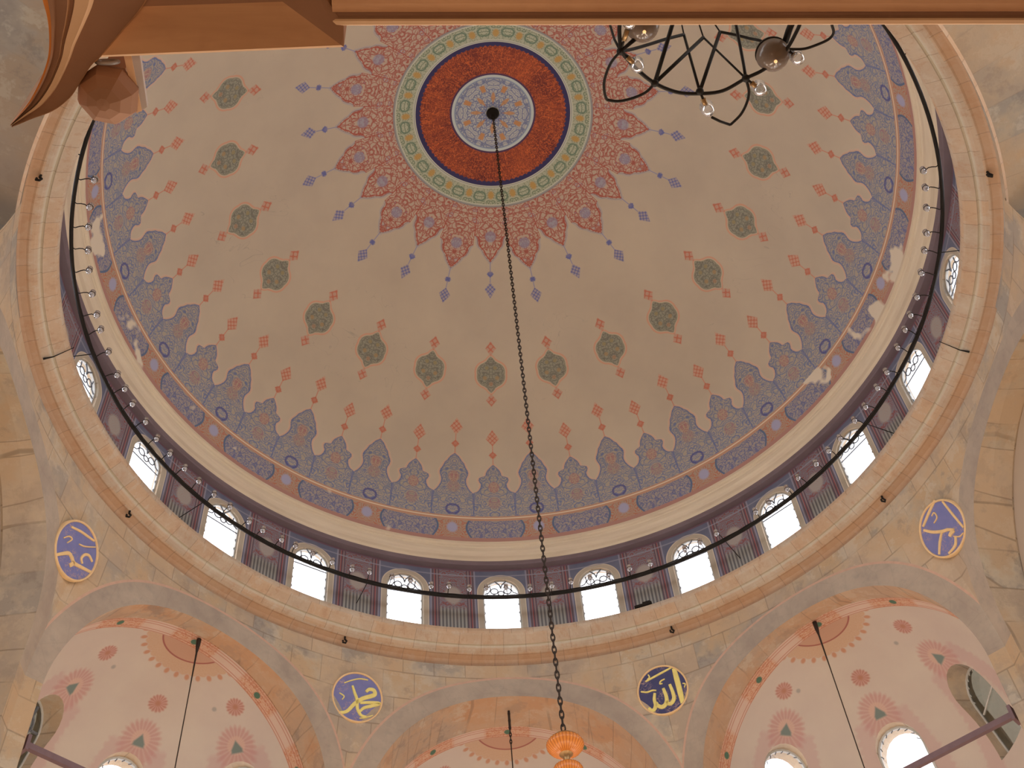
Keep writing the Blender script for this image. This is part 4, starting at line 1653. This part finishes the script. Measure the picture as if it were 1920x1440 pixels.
rod('loop', [(0.394, -9.520, 8.600), (0.424, -9.442, 8.592), (0.421, -9.372, 8.583), (0.391, -9.291, 8.575), (0.332, -9.224, 8.567)], 0.009, True)
rod('loop', [(0.332, -9.224, 8.567), (0.260, -9.252, 8.558), (0.201, -9.284, 8.550)], 0.009)
rod('loop', [(0.830, -9.987, 8.550), (0.856, -9.887, 8.558), (0.881, -9.828, 8.567), (0.860, -9.781, 8.575), (0.784, -9.738, 8.583), (0.721, -9.714, 8.592), (0.638, -9.709, 8.600)], 0.009, True)
for h in HUBS:
    V, F = ball(Vector(h) + off, 0.026, 12, 8, 0.8)
    mesh('hub', V, F, IRON, fr, smooth=True)
V, F = chain_links(Vector((0.12, -9.85, 9.40)) + off, Vector((0.12, -9.85, 21.5)) + off, 0.09, 0.02, 0.006, 8)
mesh('chain', V, F, CHAIN, fr)
for g in ((-0.275, -9.835, 8.650), (0.555, -9.653, 8.650)):
    gp = Vector(g) + off
    V, F = lathe([(0.035, 0.105), (0.05, 0.095), (0.085, 0.06), (0.104, 0.0), (0.09, -0.05), (0.055, -0.085), (0.001, -0.10)], 28)
    gl = mesh('glass_globe', V, F, SMOKE, fr, smooth=True, loc=gp)
    V, F = lathe([(0.001, 0.0), (0.05, 0.01), (0.095, 0.05), (0.07, 0.075), (0.04, 0.09)], 20)
    mesh('globe_liner', [(x, y, z + 0.01) for x, y, z in V], F, material('dark_globe_liner', color=(0.10, 0.085, 0.07, 1)), gl, smooth=True)
    V, F = ball((0.0, 0.01, -0.082), 0.011, 10, 8)
    mesh('bulb', V, F, BULB, gl, smooth=True)
    V, F = tube([(0.098 * sin(2 * pi * k / 28), 0.098 * cos(2 * pi * k / 28), 0.035) for k in range(28)], 0.006, 5, True)
    mesh('globe_rim', V, F, IRON, gl)
for p0, p1 in (((0.116, -9.433, 8.600), (0.169, -9.336, 8.580)), ((0.640, -9.696, 8.600), (0.685, -9.665, 8.580)), ((0.394, -9.520, 8.600), (0.476, -9.465, 8.580)),
               ((-0.403, -9.691, 8.600), (-0.309, -9.616, 8.580)), ((-0.403, -9.691, 8.6), (-0.373, -9.854, 8.580))):
    p0 = Vector(p0); p1 = Vector(p1)
    st = rod('lamp_arm', [p0, p0 + (p1 - p0) * 0.75], 0.008)
    V, F = tube([p0 + (p1 - p0) * 0.45 + off, p0 + (p1 - p0) * 0.85 + off], 0.016, 8)
    mesh('socket', V, F, BRASS, fr, smooth=True)
    V, F = lathe([(0.001, -0.045), (0.03, -0.035), (0.042, 0.0), (0.036, 0.025), (0.046, 0.05), (0.043, 0.05), (0.032, 0.025), (0.037, 0.0)], 14)
    mesh('glass_cup', V, F, CLEAR, fr, smooth=True, loc=p1 + (p1 - p0) * 0.15 + off)

# ---------------------------------------------------------------- gallery above the camera
def m_marble():
    pos, x, y, z = xyz()
    n = noise(vec(x * 0.6, y * 5, z * 3), 2.0, 4, 0.6, 0.8)
    n2 = noise(pos, 9, 4)
    c = mix(step(n - 0.5, 0.5), (0.46, 0.245, 0.125, 1), (0.60, 0.34, 0.180, 1))
    return mix(sat((n2 - 0.5) * 2) * 0.3, c, (0.33, 0.165, 0.085, 1)), n2


MARBLE = material('veined_tan_marble', m_marble, rough=0.6, bump=0.1)
MARBLE_L = material('pale_tan_marble', color=(0.74, 0.50, 0.31, 1), rough=0.6, ns=3)
MARBLE_D = material('brown_marble', color=(0.32, 0.17, 0.10, 1), rough=0.6, ns=3)
GILT = material('gilt_line', color=(0.72, 0.27, 0.06, 1), rough=0.45)
gal = thing('stone_gallery', 'veined tan marble gallery seen from below, with a moulded beam, block and hooked arch', 'gallery', (-0.5, -10.6, 6.6))
go = -Vector((-0.5, -10.6, 6.6))


def gmesh(name, V, F, mat, smooth=False, parent=None, mi=None):
    return mesh(name, [Vector(v) + go for v in V], F, mat, parent or gal, smooth=smooth, mi=mi)


# beam: moulded section swept along x
sec = [(-10.596, 6.600), (-10.602, 6.592), (-10.618, 6.592), (-10.624, 6.600), (-10.632, 6.614), (-10.645, 6.614), (-10.652, 6.604), (-10.690, 6.600), (-10.78, 6.600), (-10.80, 6.60), (-11.6, 6.60), (-11.6, 7.1), (-10.60, 7.1), (-10.596, 7.05)]
x0, x1 = -1.97, 4.6
V = [(x0, y, z) for y, z in sec] + [(x1, y + -0.05, z) for y, z in sec]
n = len(sec)
F = [(i, (i + 1) % n, n + (i + 1) % n, n + i) for i in range(n)] + [tuple(range(n))[::-1], tuple(range(n, 2 * n))]
mi = [1 if i in (0, 1, 2) else (2 if i in (3, 4, 5) else 0) for i in range(n)] + [0, 0]  # pale lip and brown groove paint in the highlight and shading lines
gmesh('beam', V, F, [MARBLE, MARBLE_L, MARBLE_D], mi=mi)
# block with bevelled underside
b0, b1, b2, b3 = (-2.949, -10.465, 6.570), (-1.928, -10.514, 6.570), (-2.175, -10.689, 6.620), (-2.751, -10.665, 6.620)
b4, b5, b6 = (-1.926, -10.593, 6.600), (-2.070, -10.830, 6.640), (-2.694, -10.830, 6.640)
lip0, lip1 = (-2.942, -10.474, 6.567), (-1.938, -10.523, 6.567)
V = [b0, b1, b2, b3, b4, b5, b6, lip0, lip1]
F = [(7, 8, 2, 3), (0, 1, 8, 7), (8, 4, 5, 2), (1, 4, 8), (3, 2, 5, 6)]
mi = [0, 1, 2, 2, 2]  # lit edge pale, shaded side faces brown: light painted by material
top_ = [(x, y, 7.1) for x, y, z in (b0, b1, b4, b5, b6, b3)]
o_ = len(V)
V += top_
F += [(0, o_, o_ + 1, 1), (1, o_ + 1, o_ + 2, 4), (4, o_ + 2, o_ + 3, 5), (5, o_ + 3, o_ + 4, 6), (6, o_ + 4, o_ + 5, 3), (3, o_ + 5, o_, 0), tuple(range(o_, o_ + 6))]
mi += [0, 2, 0, 0, 0, 0, 0]
F.append((0, 7, 3)); mi.append(0)
gmesh('block', V, F, [MARBLE, MARBLE_L, MARBLE_D], mi=mi)
# hooked arch: strips between an outer and an inner curve, each at its own depth
OUT = [(-3.393, -10.148), (-3.342, -10.198), (-3.292, -10.253), (-3.238, -10.331), (-3.197, -10.402), (-3.167, -10.473), (-3.149, -10.556), (-3.143, -10.629), (-3.147, -10.696), (-3.150, -10.783), (-3.170, -10.890)]
INN = [(-3.382, -10.146), (-3.287, -10.187), (-3.189, -10.225), (-3.106, -10.286), (-3.048, -10.358), (-2.991, -10.430), (-2.949, -10.465), (-2.843, -10.574), (-2.739, -10.683), (-2.678, -10.776), (-2.596, -10.905)]


def spl(c, n=6):
    return [(p.x, p.y) for p in smooth_line([(x, y, 0) for x, y in c], n)]


OUT, INN = spl(OUT), spl(INN)
fr_ = [(0.0, 6.640), (0.0, 6.600), (0.055, 6.597), (0.06, 6.585), (0.10, 6.588), (0.115, 6.600), (0.25, 6.586), (0.27, 6.600), (0.30, 6.600), (0.32, 6.585), (0.46, 6.580), (0.50, 6.592), (0.985, 6.575), (1.0, 6.565), (1.0, 6.60)]
mats_ = [3, 3, 3, 2, 2, 2, 0, 2, 2, 1, 1, 2, 0, 1]
m_ = len(fr_)
V, F, mi = [], [], []
for (ox, oy), (ix, iy) in zip(OUT, INN):
    for f_, z in fr_:
        V.append((ox + (ix - ox) * f_, oy + (iy - oy) * f_, z))
    V.append((ix, iy, 7.1)); V.append((ox, oy, 7.1))
w_ = m_ + 2
for i in range(len(OUT) - 1):
    for k2 in range(w_):
        l2 = (k2 + 1) % w_
        F.append((i * w_ + k2, i * w_ + l2, (i + 1) * w_ + l2, (i + 1) * w_ + k2))
        mi.append(mats_[k2] if k2 < len(mats_) else 0)
F.append(tuple(range(w_))); mi.append(0)
F.append(tuple((len(OUT) - 1) * w_ + q for q in range(w_))[::-1]); mi.append(0)
gmesh('hooked_arch', V, F, [MARBLE, MARBLE_L, MARBLE_D, GILT], mi=mi)
# slab closing the gallery overhead, behind the parts above
V, F = prism([(-3.13, -10.86), (-2.6, -10.78), (-2.3, -10.8), (-2.3, -13.6), (-3.4, -13.6)], 6.66, 7.1)
gmesh('deck', V, F, MARBLE)

# faceted pendant with a ring, and the edge post beside it
pend = thing('faceted_pendant', 'tan faceted eight-sided pendant with a grey ring, hanging under the gallery corner', 'pendant', (-2.975, -10.25, 6.70))
V, F = lathe([(0.001, 0.17), (0.055, 0.17), (0.062, 0.12), (0.085, 0.07), (0.130, 0.02), (0.138, -0.02), (0.118, -0.075), (0.075, -0.115), (0.03, -0.13), (0.001, -0.132)], 8, a0=10, a1=370)
mesh('body', V, F, MARBLE_D, pend)
V, F = tube([(0.045 * cos(2 * pi * k / 18) + 0.02, -0.09 + 0.012 * sin(2 * pi * k / 18) - 0.055, -0.03 + 0.045 * sin(2 * pi * k / 18) + 0.02) for k in range(18)], 0.009, 6, True)
mesh('ring', V, F, material('grey_steel', color=(0.35, 0.34, 0.34, 1), rough=0.4, metal=0.3), pend, smooth=True)
V, F = boxvf((0, 0, 0.27), (0.05, 0, 0), (0, 0.05, 0), (0, 0, 0.12))
mesh('neck', V, F, MARBLE_D, pend)
s0 = [(-2.885, -10.43), (-2.872, -10.153), (-2.847, -10.163), (-2.853, -10.43)]
V, F = prism(s0, 6.700, 6.74)
gmesh('edge_post', V, F, MARBLE_L)
s1 = [(-2.853, -10.43), (-2.847, -10.163), (-2.822, -10.18), (-2.817, -10.43)]
V, F = prism(s1, 6.705, 6.735)
gmesh('edge_fillet', V, F, material('blue_grey_marble', color=(0.52, 0.47, 0.45, 1)))
